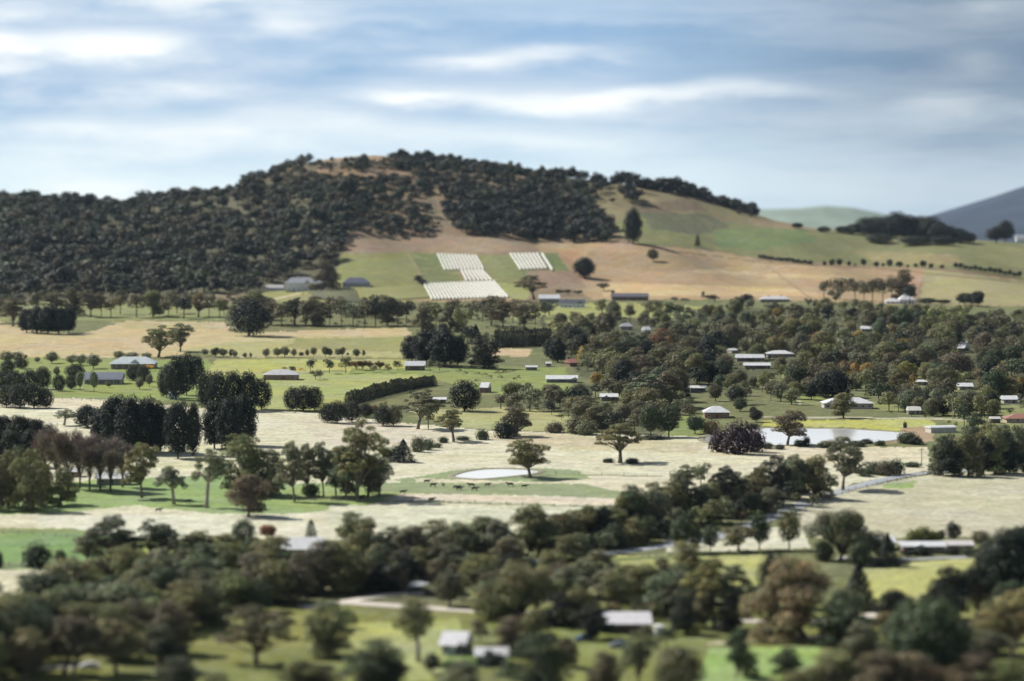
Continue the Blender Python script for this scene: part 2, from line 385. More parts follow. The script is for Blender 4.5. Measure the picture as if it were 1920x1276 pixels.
def ground_material():
    m, k, nt = newmat('ground_cover')
    at = k.n('ShaderNodeAttribute', attribute_name='cover'); g = k.n('ShaderNodeNewGeometry'); P = g.outputs['Position']
    mp = k.n('ShaderNodeMapping'); nt.links.new(P, mp.inputs[0]); mp.inputs['Scale'].default_value = (1, 1, .3); mp.inputs['Rotation'].default_value = (0, 0, .35)
    n_big = k.noise(P, .012, 4); n_mid = k.noise(mp.outputs[0], .07, 5, .62); n_fine = k.noise(mp.outputs[0], .45, 4, .7)
    wear = k.noise(P, .028, 5, .65)
    hs = k.n('ShaderNodeHueSaturation'); nt.links.new(at.outputs['Color'], hs.inputs['Color'])
    nt.links.new(k.rng(n_big, .3, .7, .478, .518), hs.inputs['Hue']); nt.links.new(k.rng(wear, .3, .7, .72, 1.22), hs.inputs['Saturation'])
    v = k.m('MULTIPLY', k.rng(n_mid, .28, .72, .76, 1.20), k.rng(n_fine, .28, .72, .62, 1.28))
    nt.links.new(v, hs.inputs['Value'])
    dry = k.mix(k.rng(wear, .56, .74, 0, .38), hs.outputs[0], (.36, .32, .23, 1))
    tuss = k.noise(mp.outputs[0], .16, 6, .7); gm = k.mix(k.rng(tuss, .49, .66, 0, .55), dry, (.19, .215, .125, 1))
    b = k.n('ShaderNodeBsdfPrincipled'); nt.links.new(gm, b.inputs['Base Color']); b.inputs['Roughness'].default_value = .95
    b.inputs['Specular IOR Level'].default_value = .1
    bp = k.n('ShaderNodeBump'); bp.inputs['Strength'].default_value = .8; bp.inputs['Distance'].default_value = .5
    nt.links.new(k.m('ADD', n_fine, n_mid), bp.inputs['Height']); nt.links.new(bp.outputs[0], b.inputs['Normal'])
    o = k.n('ShaderNodeOutputMaterial'); nt.links.new(b.outputs[0], o.inputs[0]); return m
def build_ground():
    us = np.concatenate([np.linspace(-3500, -160, 50), np.arange(-150, 2075, 2.6), np.linspace(2085, 5400, 50)])
    rows = np.arange(1340, 560, -1.7)
    Yv = FOC*CAM_H/(rows-HOR); Yv = Yv[Yv < 2690]
    Ys = np.concatenate([np.geomspace(90, Yv[0]-4, 24), Yv, np.arange(2700, 4060, 7), np.geomspace(4080, 30000, 40)])
    U, Y = np.meshgrid(us, Ys); X = (U-960)/FOC*Y; Z = hgt(X, Y)
    PX, PY = U, HOR+FOC*(CAM_H-Z)/Y
    # behind the crest keep the colour of the crest
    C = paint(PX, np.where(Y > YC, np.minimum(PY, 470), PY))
    C = np.where((Y > 4700)[..., None], np.array((132, 142, 104.)), C)
    pale = (C.sum(-1, keepdims=True) > 585); C = np.where(pale, C*.62+np.array((228, 226, 206.))*.38, C)
    g = C.mean(-1, keepdims=True); gs = np.where(C[..., 0:1] > 150, .80, .84); C = np.where(C[..., 1:2] > C[..., 0:1]+6, g+(C-g)*gs+np.array([2, -4, -2.]), g+(C-g)*.80+np.array([-2, 1, 1.]))
    C = C/255; L = np.where(C <= .04045, C/12.92, ((C+.055)/1.055)**2.4)*ALB
    nr, nc = U.shape
    me = bpy.data.meshes.new('ground')
    me.vertices.add(nr*nc); me.vertices.foreach_set('co', np.stack([X, Y, Z], -1).astype(np.float32).ravel())
    i = np.arange(nr-1)[:, None]*nc+np.arange(nc-1)[None]
    Q = np.stack([i, i+1, i+nc+1, i+nc], -1).reshape(-1, 4)
    me.loops.add(Q.size); me.loops.foreach_set('vertex_index', Q.astype(np.int32).ravel())
    me.polygons.add(len(Q)); me.polygons.foreach_set('loop_start', np.arange(0, Q.size, 4, dtype=np.int32))
    me.update(calc_edges=True)
    me.polygons.foreach_set('use_smooth', np.ones(len(Q), bool))
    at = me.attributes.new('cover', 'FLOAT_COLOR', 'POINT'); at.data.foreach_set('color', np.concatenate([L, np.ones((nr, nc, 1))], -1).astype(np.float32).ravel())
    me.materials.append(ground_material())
    tag(link('ground', me), 'rolling farm valley of green and straw coloured paddocks rising to a brown hill', kind='structure')
build_ground()

def far_relief(name, label, umin, umax, top, dist, halfd, col):
    """a distant range: a ridge with real depth"""
    us = np.linspace(umin, umax, 120); Ys = np.linspace(dist-halfd, dist+halfd, 40)
    U, Y = np.meshgrid(us, Ys); X = (U-960)/FOC*Y
    zt = CAM_H-(np.interp(U, [p[0] for p in top], [p[1] for p in top])-HOR)/FOC*dist
    r = np.abs(Y-dist)/halfd; prof = np.cos(np.clip(r, 0, 1)*math.pi/2)**1.3
    Z = -10+(zt+10)*prof+12*smooth_noise(X/40, Y/30)*prof*(1-np.exp(-(r*4)**2))
    nr, nc = U.shape; me = bpy.data.meshes.new(name)
    i = (np.arange(nr-1)[:, None]*nc+np.arange(nc-1)[None]).ravel()
    me.from_pydata(np.stack([X, Y, Z], -1).reshape(-1, 3).tolist(), [], np.stack([i, i+1, i+nc+1, i+nc], -1).tolist())
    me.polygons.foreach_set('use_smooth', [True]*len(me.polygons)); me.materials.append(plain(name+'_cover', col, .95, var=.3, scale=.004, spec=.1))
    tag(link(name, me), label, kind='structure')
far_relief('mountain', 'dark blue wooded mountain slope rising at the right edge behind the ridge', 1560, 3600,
           [(1560, 470), (1660, 436), (1720, 412), (1800, 388), (1860, 370), (1920, 350), (2000, 328), (2200, 270), (2600, 200), (3200, 230), (3600, 330)], 9500, 2400, (.045, .062, .092))  # blue of the distance haze is put into this cover colour
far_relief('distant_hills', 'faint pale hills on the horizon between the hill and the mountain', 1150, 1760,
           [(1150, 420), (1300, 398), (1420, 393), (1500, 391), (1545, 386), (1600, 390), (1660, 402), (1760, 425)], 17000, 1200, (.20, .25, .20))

# ------------------------------------------------------------------ water
def water_material():
    m, k, nt = newmat('pond_water')
    g = k.n('ShaderNodeNewGeometry'); mp = k.n('ShaderNodeMapping'); nt.links.new(g.outputs['Position'], mp.inputs[0]); mp.inputs['Scale'].default_value = (.5, 1, 1)
    bp = k.n('ShaderNodeBump'); bp.inputs['Strength'].default_value = .15; bp.inputs['Distance'].default_value = .04
    nt.links.new(k.noise(mp.outputs[0], .8, 4), bp.inputs['Height'])
    b = k.n('ShaderNodeBsdfPrincipled'); b.inputs['Base Color'].default_value = (.44, .45, .45, 1); b.inputs['Roughness'].default_value = .12
    b.inputs['IOR'].default_value = 1.33; nt.links.new(bp.outputs[0], b.inputs['Normal'])
    o = k.n('ShaderNodeOutputMaterial'); nt.links.new(b.outputs[0], o.inputs[0]); return m
WATER = water_material()
def pond(poly, label):
    pts = []
    n = len(poly)
    for i in range(n):      # Catmull-Rom round the shore
        p0, p1, p2, p3 = (np.array(poly[(i+j-1) % n], float) for j in range(4))
        for t in np.linspace(0, 1, 8, endpoint=False):
            pts.append(.5*((2*p1)+(-p0+p2)*t+(2*p0-5*p1+4*p2-p3)*t*t+(-p0+3*p1-3*p2+p3)*t**3))
    c = np.mean(pts, 0); z0 = ground(c[0], c[1])[2]
    W = [((x-960)/FOC*(FOC*(CAM_H-z0)/(y-HOR)), FOC*(CAM_H-z0)/(y-HOR)) for x, y in pts]
    zz = max(float(hgt(X, Y)) for X, Y in W)+.06
    b = MB(); b.V = [(X, Y, zz) for X, Y in W]; b.F = [tuple(range(len(W)))]
    tag(link('pond_water', b.mesh('pond_water', WATER)), label, kind='structure')
    # the bank: an earth lip round the water
    bk = MB(); cx = np.mean([w[0] for w in W]); cy = np.mean([w[1] for w in W]); m = len(W); prof = [(-.15, .02), (.3, .35), (1.3, .55), (3.2, .1), (4.5, -.6)]
    V = []
    for X, Y in W:
        d = np.array([X-cx, Y-cy]); d = d/np.linalg.norm(d)
        for o, h in prof: V.append((X+d[0]*o, Y+d[1]*o, zz+h*.6))
    q = len(prof); F = [(i*q+j, ((i+1) % m)*q+j, ((i+1) % m)*q+j+1, i*q+j+1) for i in range(m) for j in range(q-1)]
    bk.V = V; bk.F = F
    tag(link('pond_bank', bk.mesh('pond_bank', pm('bank_earth', (.20, .19, .12), var=.4, scale=.3), True)), label.replace('pond', 'pond bank'), kind='structure')
pond([(854, 893), (868, 886), (895, 880.5), (930, 878), (970, 879), (1008, 882), (1000, 887), (975, 890), (940, 894), (900, 897)], 'small bright farm pond lying in the pale paddock')
pond([(1322, 820), (1345, 811), (1400, 804), (1450, 801), (1500, 802), (1560, 802.5), (1620, 805), (1680, 809), (1702, 813), (1690, 821), (1640, 828), (1560, 831), (1500, 833), (1440, 834), (1370, 832), (1330, 828)], 'large bright farm pond below the long white roofed house')

# ------------------------------------------------------------------ roads
def road(name, pts, wid, label, mat, lift=.10):
    P = []
    for (x1, y1), (x2, y2) in zip(pts[:-1], pts[1:]):
        for t in np.linspace(0, 1, 12, endpoint=False): P.append((x1+t*(x2-x1), y1+t*(y2-y1)))
    P.append(pts[-1]); W = [Vector(ground(*p)) for p in P]
    W = [sum((W[max(0, min(len(W)-1, i+j))] for j in range(-3, 4)), Vector())/7 for i in range(len(W))]
    V = []
    for i, p in enumerate(W):
        d = (W[min(i+1, len(W)-1)]-W[max(i-1, 0)]); d.z = 0; d.normalize(); nrm = Vector((-d.y, d.x, 0))
        for s in (-1, -.5, 0, .5, 1):
            q = p+nrm*s*wid/2; V.append((q.x, q.y, float(hgt(q.x, q.y))+lift+.06*(1-abs(s))))
    b = MB(); b.V = V; b.F = [(i*5+j, (i+1)*5+j, (i+1)*5+j+1, i*5+j+1) for i in range(len(W)-1) for j in range(4)]
    tag(link(name, b.mesh(name, mat)), label, kind='structure')
ASPH = plain('worn_asphalt', (.27, .29, .31), .8, var=.25, scale=.15)
GRAV = plain('pale_gravel', (.50, .46, .40), .95, var=.3, scale=.2)
road('road', [(1930, 876), (1745, 884), (1680, 893), (1600, 912), (1520, 938), (1430, 975), (1330, 1010), (1180, 1032), (1000, 1052), (850, 1075), (740, 1105)], 6.5, 'grey country road running beside the sloping pale paddock', ASPH)
road('gravel_road', [(560, 1140), (640, 1128), (700, 1132), (800, 1139), (900, 1145), (1020, 1150), (1150, 1156)], 6.0, 'pale gravel road behind the lower green paddock', GRAV)
road('gravel_drive', [(640, 1128), (690, 1120), (740, 1112), (800, 1112)], 4.5, 'pale gravel drive looping off the gravel road', GRAV)
road('farm_road', [(1380, 1160), (1440, 1166), (1560, 1164), (1640, 1152), (1700, 1146), (1800, 1166), (1930, 1185)], 6.0, 'pale farm road under the big tan trees at the lower right', GRAV)
road('yard_lane', [(1560, 1044), (1700, 1048), (1840, 1042)], 4.0, 'grey lane in front of the ranch house', ASPH)
road('house_drive', [(40, 1254), (120, 1250), (190, 1246)], 4.0, 'pale driveway under the trees at the lower left', GRAV)
# ------------------------------------------------------------------ plants: meshes
def unit_dirs(n, rng, zmin=-1.0):
    z = rng.uniform(zmin, 1, n); a = rng.uniform(0, 2*math.pi, n); r = np.sqrt(1-z*z)
    return np.c_[r*np.cos(a), r*np.sin(a), z]
def cards(C, N, size, aspect, rng):
    """one leaf-spray quad at each centre C with normal N"""
    n = len(C); N = N/np.linalg.norm(N, axis=1, keepdims=True)
    h = np.where(np.abs(N[:, 2:3]) < .9, np.array([[0, 0, 1.]]), np.array([[1., 0, 0]]))
    A = np.cross(N, h); A /= np.linalg.norm(A, axis=1, keepdims=True); B = np.cross(N, A)
    t = rng.uniform(0, 2*math.pi, n)[:, None]; A2 = A*np.cos(t)+B*np.sin(t); B2 = -A*np.sin(t)+B*np.cos(t)
    s = size[:, None]*.5; sa = s*aspect; bend = N*s*.35
    k = rng.uniform(.75, 1.2, (4, n, 1))
    return np.stack([C-A2*s*k[0]-bend, C-B2*sa*k[1]+bend*.4, C+A2*s*k[2]-bend, C+B2*sa*k[3]+bend*.4], 1).reshape(-1, 3)
def clump(c, r, n, size, rng, zmin=-.6, jitter=.38, shell=.66, aspect=.75):
    D = unit_dirs(n, rng, zmin); rad = shell+(1-shell)*rng.random(n)**.7
    bump = 1+.16*np.sin(D[:, 0]*5+c[0])*np.sin(D[:, 1]*6+c[1])*np.sin(D[:, 2]*5+c[2])
    P = np.array(c)+D*np.array(r)*(rad*bump)[:, None]
    N = D/np.array(r)*min(r)+rng.normal(0, jitter, (n, 3))+np.array([0, 0, .35])
    return cards(P, N, rng.uniform(.6, 1.35, n)*size, aspect, rng)
def tints(n, rng, base, var=.36, hue=.10):
    v = 1+rng.normal(0, var, n).clip(-.5, .6); h = rng.normal(0, hue, (n, 3))
    return np.clip(np.array(base)*v[:, None]*(1+h), .05, 3)
KINDS = {}      # kind -> list of (crown mesh, trunk mesh or None, height, width)
def finish(kind, Vs, Ts, tb, H, W, bark):
    V = np.concatenate(Vs); T = np.concatenate(Ts)
    cm = quad_mesh(kind+'_crown', V, T, LEAF); tm = tb.mesh(kind+'_trunk', bark, True) if tb else None
    KINDS.setdefault(kind, []).append((cm, tm, H, W))
def make_gum(seed, H=18.0, W=14.0, nc=20, fork=.34, leaf=.62, per=170, kind='gum', crown_lo=.42, bark=None, flat=.62, droop=0.0):
    r = np.random.default_rng(seed); tb = MB(); Vs = []; Ts = []
    lean = r.normal(0, .05*H, 2); zf = fork*H
    base = [(0, 0, -.8), (lean[0]*.2, lean[1]*.2, zf*.45), (lean[0]*.5, lean[1]*.5, zf)]
    tr = .028*H; tb.tube(base, [tr*1.35, tr, tr*.85], 7); F = Vector(base[-1])
    cs = []; subs = []; k = (5+seed % 3) if kind != 'bushy' else 8+seed % 3; a0 = r.uniform(0, 6.28)
    for i in range(k):      # a few separate limb crowns give the broken outline
        a = a0+i*2*math.pi/k+r.normal(0, .35); z = (crown_lo+.12+(.74-crown_lo-.12)*((i*.618+seed*.37) % 1)) if i else .80; q = r.uniform(.17, .34)*(1.12-.45*max(z-.45, 0)/.35) if i else .05
        subs.append((np.array([math.cos(a)*q*W+lean[0], math.sin(a)*q*W+lean[1], z*H]), W*r.uniform(.18, .26)))
    for i in range(nc):
        c, R = subs[i % k]; best = None
        for _ in range(14):
            d = unit_dirs(1, r, -.35)[0]; p = c+d*R*np.array([1, 1, .72*H/W])*r.uniform(.55, 1.0)
            p[2] = min(p[2], H*.93); m = min([np.linalg.norm(p-o) for o, _ in cs] or [9e9])
            if best is None or m > best[0]: best = (m, p)
        cs.append((best[1], W*r.uniform(.085, .145)))
    for i, (p, rr) in enumerate(cs):
        n = int(per*1.75*(rr/(W*.125))**2)
        Vs.append(clump(p, (rr*r.uniform(.9, 1.25), rr*r.uniform(.9, 1.25), rr*flat), n, leaf*.8, r, zmin=-.55))
        Ts.append(tints(n, r, np.ones(3)*r.uniform(.78, 1.22)*np.array([r.uniform(.92, 1.12), 1, r.uniform(.85, 1.1)])))
        if droop:   # hanging sprays
            m = int(n*droop); D = unit_dirs(m, r, -.9); D[:, 2] = -abs(D[:, 2])*1.3
            P = p+D*rr*.95; Vs.append(cards(P, np.c_[D[:, :2], r.normal(0, .2, m)]+.01, np.full(m, leaf*1.4), .4, r)); Ts.append(tints(m, r, (.95, 1, .9)))
        if i % 2 == 0 or i < 7:
            e = Vector(p)-Vector((0, 0, rr*.2)); mid = F.lerp(e, .5)+Vector((r.normal(0, .25), r.normal(0, .25), .06*H*r.random()))
            tb.tube([F-Vector((0, 0, .3)), mid, e], [tr*.5, tr*.3, tr*.12], 5)
    finish(kind, Vs, Ts, tb, H, W, bark or BARK)
def make_dome(kind, seed, H, W, lo, leaf, n, bark, lumps=26, lump=.2, top=1.0, tall=False, up=0.0):
    """dense rounded crown built of many overlapping clumps over an egg-shaped body"""
    r = np.random.default_rng(seed); tb = MB(); Vs = []; Ts = []
    tb.tube([(0, 0, -.8), (0, 0, H*lo*1.05), (0, 0, H*.72)], [.035*H, .028*H, .008*H], 6)
    zc = H*(lo+1)/2; rz = H*(1-lo)/2; k = 0
    Dn = unit_dirs(lumps, r, -.85)
    # keep lumps apart
    for _ in range(12):
        d = Dn[:, None]-Dn[None]; dist = np.linalg.norm(d, axis=2)+np.eye(lumps); Dn = Dn+.02*(d/dist[..., None]**3).sum(1)/lumps*3; Dn /= np.linalg.norm(Dn, axis=1, keepdims=True)
    for D in Dn:
        wz = math.cos(0)*1.0
        shrink = 1.0 if not tall else 1-.25*max(D[2], 0)
        p = np.array([D[0]*W*(.5-lump*.62)*shrink, D[1]*W*(.5-lump*.62)*shrink, zc+D[2]*(rz-W*lump*.45)])
        rr = W*lump*r.uniform(.8, 1.25); m = int(n/lumps)
        Vs.append(clump(p, (rr, rr, rr*(1.0+up)), m, leaf, r, zmin=-.75, jitter=.36, aspect=.7))
        Ts.append(tints(m, r, np.ones(3)*r.uniform(.8, 1.2)*np.array([r.uniform(.92, 1.1), 1, r.uniform(.85, 1.1)])))
        k += 1
    m = n//4; D = unit_dirs(m, r); P = np.array([0, 0, zc])+D*np.array([W*.36, W*.36, rz*.85])
    Vs.append(cards(P, D+r.normal(0, .3, (m, 3)), np.full(m, leaf*1.5), .8, r)); Ts.append(tints(m, r, (.8, .8, .8)))
    finish(kind, Vs, Ts, tb, H, W, bark)
def make_cone(kind, seed, H, W, leaf, n, bark, lo=.05, power=.85):
    r = np.random.default_rng(seed); tb = MB(); tb.tube([(0, 0, -.6), (0, 0, H*.5), (0, 0, H*.95)], [.025*H, .015*H, .004*H], 6)
    t = r.random(n)**1.45; z = lo+(1-lo)*t; a = r.uniform(0, 2*math.pi, n)
    tier = 1+.16*np.sin(z*38+2*np.sin(a*3+seed)); R = W*.5*(1-t)**power*tier*(.55+.45*r.random(n)**.5)*(1+.12*np.sin(a*5+seed))
    P = np.c_[R*np.cos(a), R*np.sin(a), z*H-R*.15]; N = np.c_[np.cos(a), np.sin(a), np.full(n, .55)]+r.normal(0, .5, (n, 3))
    finish(kind, [cards(P, N, r.uniform(.6, 1.3, n)*leaf, .6, r)], [tints(n, r, (1, 1, 1))], tb, H, W, bark)
def make_bare(kind, seed, H, W, n, bark):
    """leafless tree: fanned branches and a haze of fine twigs"""
    r = np.random.default_rng(seed); tb = MB(); ends = []
    tb.tube([(0, 0, -.8), (0, 0, H*.25), (r.normal(0, .3), 0, H*.42)], [.018*H, .014*H, .011*H], 6)
    for i in range(16):
        a = r.uniform(0, 2*math.pi); q = r.uniform(.1, .42); zt = r.uniform(.6, .98)*(1-.25*q); s = r.uniform(.15, .35)
        e = Vector((math.cos(a)*q*W, math.sin(a)*q*W, zt*H)); st = Vector((0, 0, s*H)); mid = st.lerp(e, .5)+Vector((math.cos(a)*.06*W, math.sin(a)*.06*W, 0))
        tb.tube([st, mid, e], [.0075*H, .0045*H, .0015*H], 4); ends.append((st, mid, e))
    V = []; Ns = []; S = []
    for _ in range(n):
        st, mid, e = ends[r.integers(len(ends))]; t = r.random()**.6; p = mid.lerp(e, t) if t > .15 else st.lerp(mid, .4+.6*r.random())
        V.append(np.array(p)+r.normal(0, .085*W, 3)*np.array([1, 1, .9]))
        S.append(r.uniform(.7, 1.6))
    C = np.array(V); D = C-np.array([0, 0, H*.35]); D /= np.linalg.norm(D, axis=1, keepdims=True); D += r.normal(0, .35, D.shape)
    D /= np.linalg.norm(D, axis=1, keepdims=True)
    side = np.cross(D, r.normal(0, 1, D.shape)); side /= np.linalg.norm(side, axis=1, keepdims=True)
    L = np.array(S)[:, None]*.5; w = .06
    Q = np.stack([C-D*L-side*w, C-D*L+side*w, C+D*L+side*w*.5, C+D*L-side*w*.5], 1).reshape(-1, 3)
    finish(kind, [Q], [tints(n, r, (1, 1, 1))], tb, H, W, bark)
for s_ in range(5): make_gum(100+s_, nc=(42, 50, 38, 56, 46)[s_], fork=(.20, .26, .30, .18, .24)[s_], W=(14, 15, 12, 16, 13)[s_], crown_lo=(.24, .2, .32, .17, .26)[s_], per=110)
for s_ in range(5): make_gum(140+s_, H=18, W=13.5, nc=104, per=86, crown_lo=-.06, fork=.12, kind='bushy', flat=.8, leaf=.58)
for s_ in range(2): make_gum(160+s_, H=20, W=11, nc=28, per=90, crown_lo=.38, fork=.42, kind='pale_gum', bark=BARK_PALE, leaf=.55, droop=.3)
for s_ in range(2): make_gum(170+s_, H=16, W=18, nc=54, per=120, crown_lo=.16, fork=.14, kind='weeping', flat=.7, droop=.7)
for s_ in range(2): make_dome('pine', 200+s_, 18, 14, .05, .58, 7600, BARK_DARK, lumps=40, lump=.18, tall=True)
for s_ in range(2): make_dome('cypress', 210+s_, 12, 11, .03, .42, 5200, BARK_DARK, lumps=44, lump=.15, up=.35)
for s_ in range(2): make_dome('round', 220+s_, 10, 9, .14, .42, 4200, BARK, lumps=30, lump=.18)
for s_ in range(3): make_dome('shrub', 230+s_, 4, 6, -.1, .34, 1900, BARK, lumps=14, lump=.26)
for s_ in range(2): make_dome('small', 240+s_, 6, 5, .18, .32, 1700, BARK, lumps=16, lump=.22)
for s_ in range(2): make_cone('conifer', 250+s_, 12, 6.5, .45, 3200, BARK_DARK)
make_cone('hedge_conifer', 260, 9, 5.2, .4, 2600, BARK_DARK, lo=-.05, power=.38)
for s_ in range(2): make_cone('poplar', 264+s_, 14, 6, .45, 3000, BARK, lo=.1, power=.45)
for s_ in range(3): make_bare('bare', 270+s_, 20, 10, 6500, BARK)
make_gum(290, H=9, W=8, nc=14, per=90, crown_lo=.4, fork=.3, kind='orchard', leaf=.4)

PAL = {  # colour word -> albedo of the foliage
 'olive': (.190, .192, .092), 'grey-green': (.175, .190, .120), 'brownish': (.145, .132, .085), 'dark green': (.070, .092, .052),
 'dark': (.027, .035, .027), 'blackish green': (.016, .023, .018), 'bright green': (.13, .17, .05), 'yellow-green': (.20, .20, .06), 'silvery': (.20, .235, .18),
 'yellow': (.72, .42, .06), 'golden': (.38, .27, .08), 'orange': (.32, .18, .07), 'red': (.27, .12, .07), 'purple': (.055, .032, .042), 'mauve': (.185, .135, .135), 'russet': (.19, .125, .072),
 'tan': (.23, .19, .10), 'bluish green': (.060, .085, .066)}
WORD = {'gum': ('gum_tree', 'gum tree'), 'bushy': ('gum_tree', 'bushy gum tree'), 'pale_gum': ('gum_tree', 'pale-stemmed gum'), 'weeping': ('gum_tree', 'weeping gum'),
 'pine': ('pine_tree', 'pine tree'), 'cypress': ('cypress_tree', 'cypress'), 'round': ('round_tree', 'round tree'), 'shrub': ('shrub', 'shrub'), 'small': ('small_tree', 'small tree'),
 'conifer': ('conifer', 'conifer'), 'hedge_conifer': ('hedge_conifer', 'hedge conifer'), 'poplar': ('poplar_tree', 'poplar'), 'bare': ('bare_tree', 'bare tree'), 'orchard': ('orchard_tree', 'orchard tree')}
CAT = {'gum_tree': 'gum tree', 'pine_tree': 'pine tree', 'cypress_tree': 'cypress', 'round_tree': 'tree', 'shrub': 'shrub', 'small_tree': 'small tree', 'conifer': 'conifer',
 'hedge_conifer': 'hedge conifer', 'poplar_tree': 'poplar', 'bare_tree': 'bare tree', 'orchard_tree': 'orchard tree'}
PLANTS = []      # everything placed, for labels
def T(kind, x, yb, h, w, col, label=None, group=None, world=None):
    """a plant standing where the photo shows its foot, h and w in photo pixels"""
    PLANTS.append(dict(kind=kind, x=x, y=yb, h=h, w=w, col=col, word=WORD[kind][1], name=WORD[kind][0], label=label, group=group))
def grow(p):
    kind, x, yb, h, w, col, label, group = (p[q] for q in ('kind', 'x', 'y', 'h', 'w', 'col', 'label', 'group'))
    X, Y, Z = ground(x, yb)
    s = Y/FOC; hm, wm = h*s, w*s
    cm, tm, H, W = KINDS[kind][RS.randrange(len(KINDS[kind]))]
    name, word = WORD[kind]
    root = empty(name, (X, Y, Z-.15), RS.uniform(0, 6.28), (wm/W, wm/W, hm/H))
    base = PAL[col]; j = RS.uniform(.86, 1.16); jc = tuple(b*j*RS.uniform(.93, 1.07) for b in base)
    c = link('crown', cm, root, jc)
    if tm and h > 15: link('trunk', tm, root)
    tag(root, label, CAT[name], group)
    p['o'] = root
# ------------------------------------------------------------------ buildings
LM = []      # landmarks: (phrase, x, y)
BLOCKS = []  # screen boxes that nearer trees must leave clear
WINDOW_M = {}
def window(parent, w, h, x, y, z, ry=0, frame=(.75, .75, .72)):
    key = (round(w, 1), round(h, 1), frame)
    if key not in WINDOW_M:
        a = MB(); t = .09
        a.box(-w/2, w/2, -.07, 0, h-t, h); a.box(-w/2, w/2, -.10, 0, 0, t); a.box(-w/2, -w/2+t, -.07, 0, t, h-t); a.box(w/2-t, w/2, -.07, 0, t, h-t)
        a.box(-.03, .03, -.05, 0, t, h-t)
        b = MB(); b.box(-w/2+t, w/2-t, -.03, -.012, t, h-t)
        WINDOW_M[key] = (a.mesh('window', pm('window_frame', frame, var=.1)), b.mesh('pane', GLASS))
    f, p = WINDOW_M[key]; o = link('window', f, parent); o.location = (x, y, z); o.rotation_euler = (0, 0, ry)
    q = link('pane', p, o); return o
def roof_hip(b, x0, x1, y0, y1, z, h, ridge, th=.14):
    """hip roof (ridge>0 inset) or gable (ridge=0) with thickness, ridge along X"""
    ym = (y0+y1)/2; r0, r1 = x0+ridge, x1-ridge
    v = [(x0,y0,z),(x1,y0,z),(x1,y1,z),(x0,y1,z),(r0,ym,z+h),(r1,ym,z+h),(x0,y0,z-th),(x1,y0,z-th),(x1,y1,z-th),(x0,y1,z-th)]
    b.add(v, [(0,1,5,4),(2,3,4,5),(1,2,5),(3,0,4),(6,7,1,0),(7,8,2,1),(8,9,3,2),(9,6,0,3),(9,8,7,6)])
def gable_front(b, x, w, y0, y1, z, h, th=.12):
    """small cross gable, ridge along Y, meeting the main roof"""
    v = [(x-w/2,y0,z),(x+w/2,y0,z),(x+w/2,y1,z),(x-w/2,y1,z),(x,y0,z+h),(x,y1,z+h)]
    b.add([(p[0], p[1], p[2]+.02) for p in v], [(0,4,5,3),(1,2,5,4),(0,1,4),(2,3,5),(3,2,1,0)])
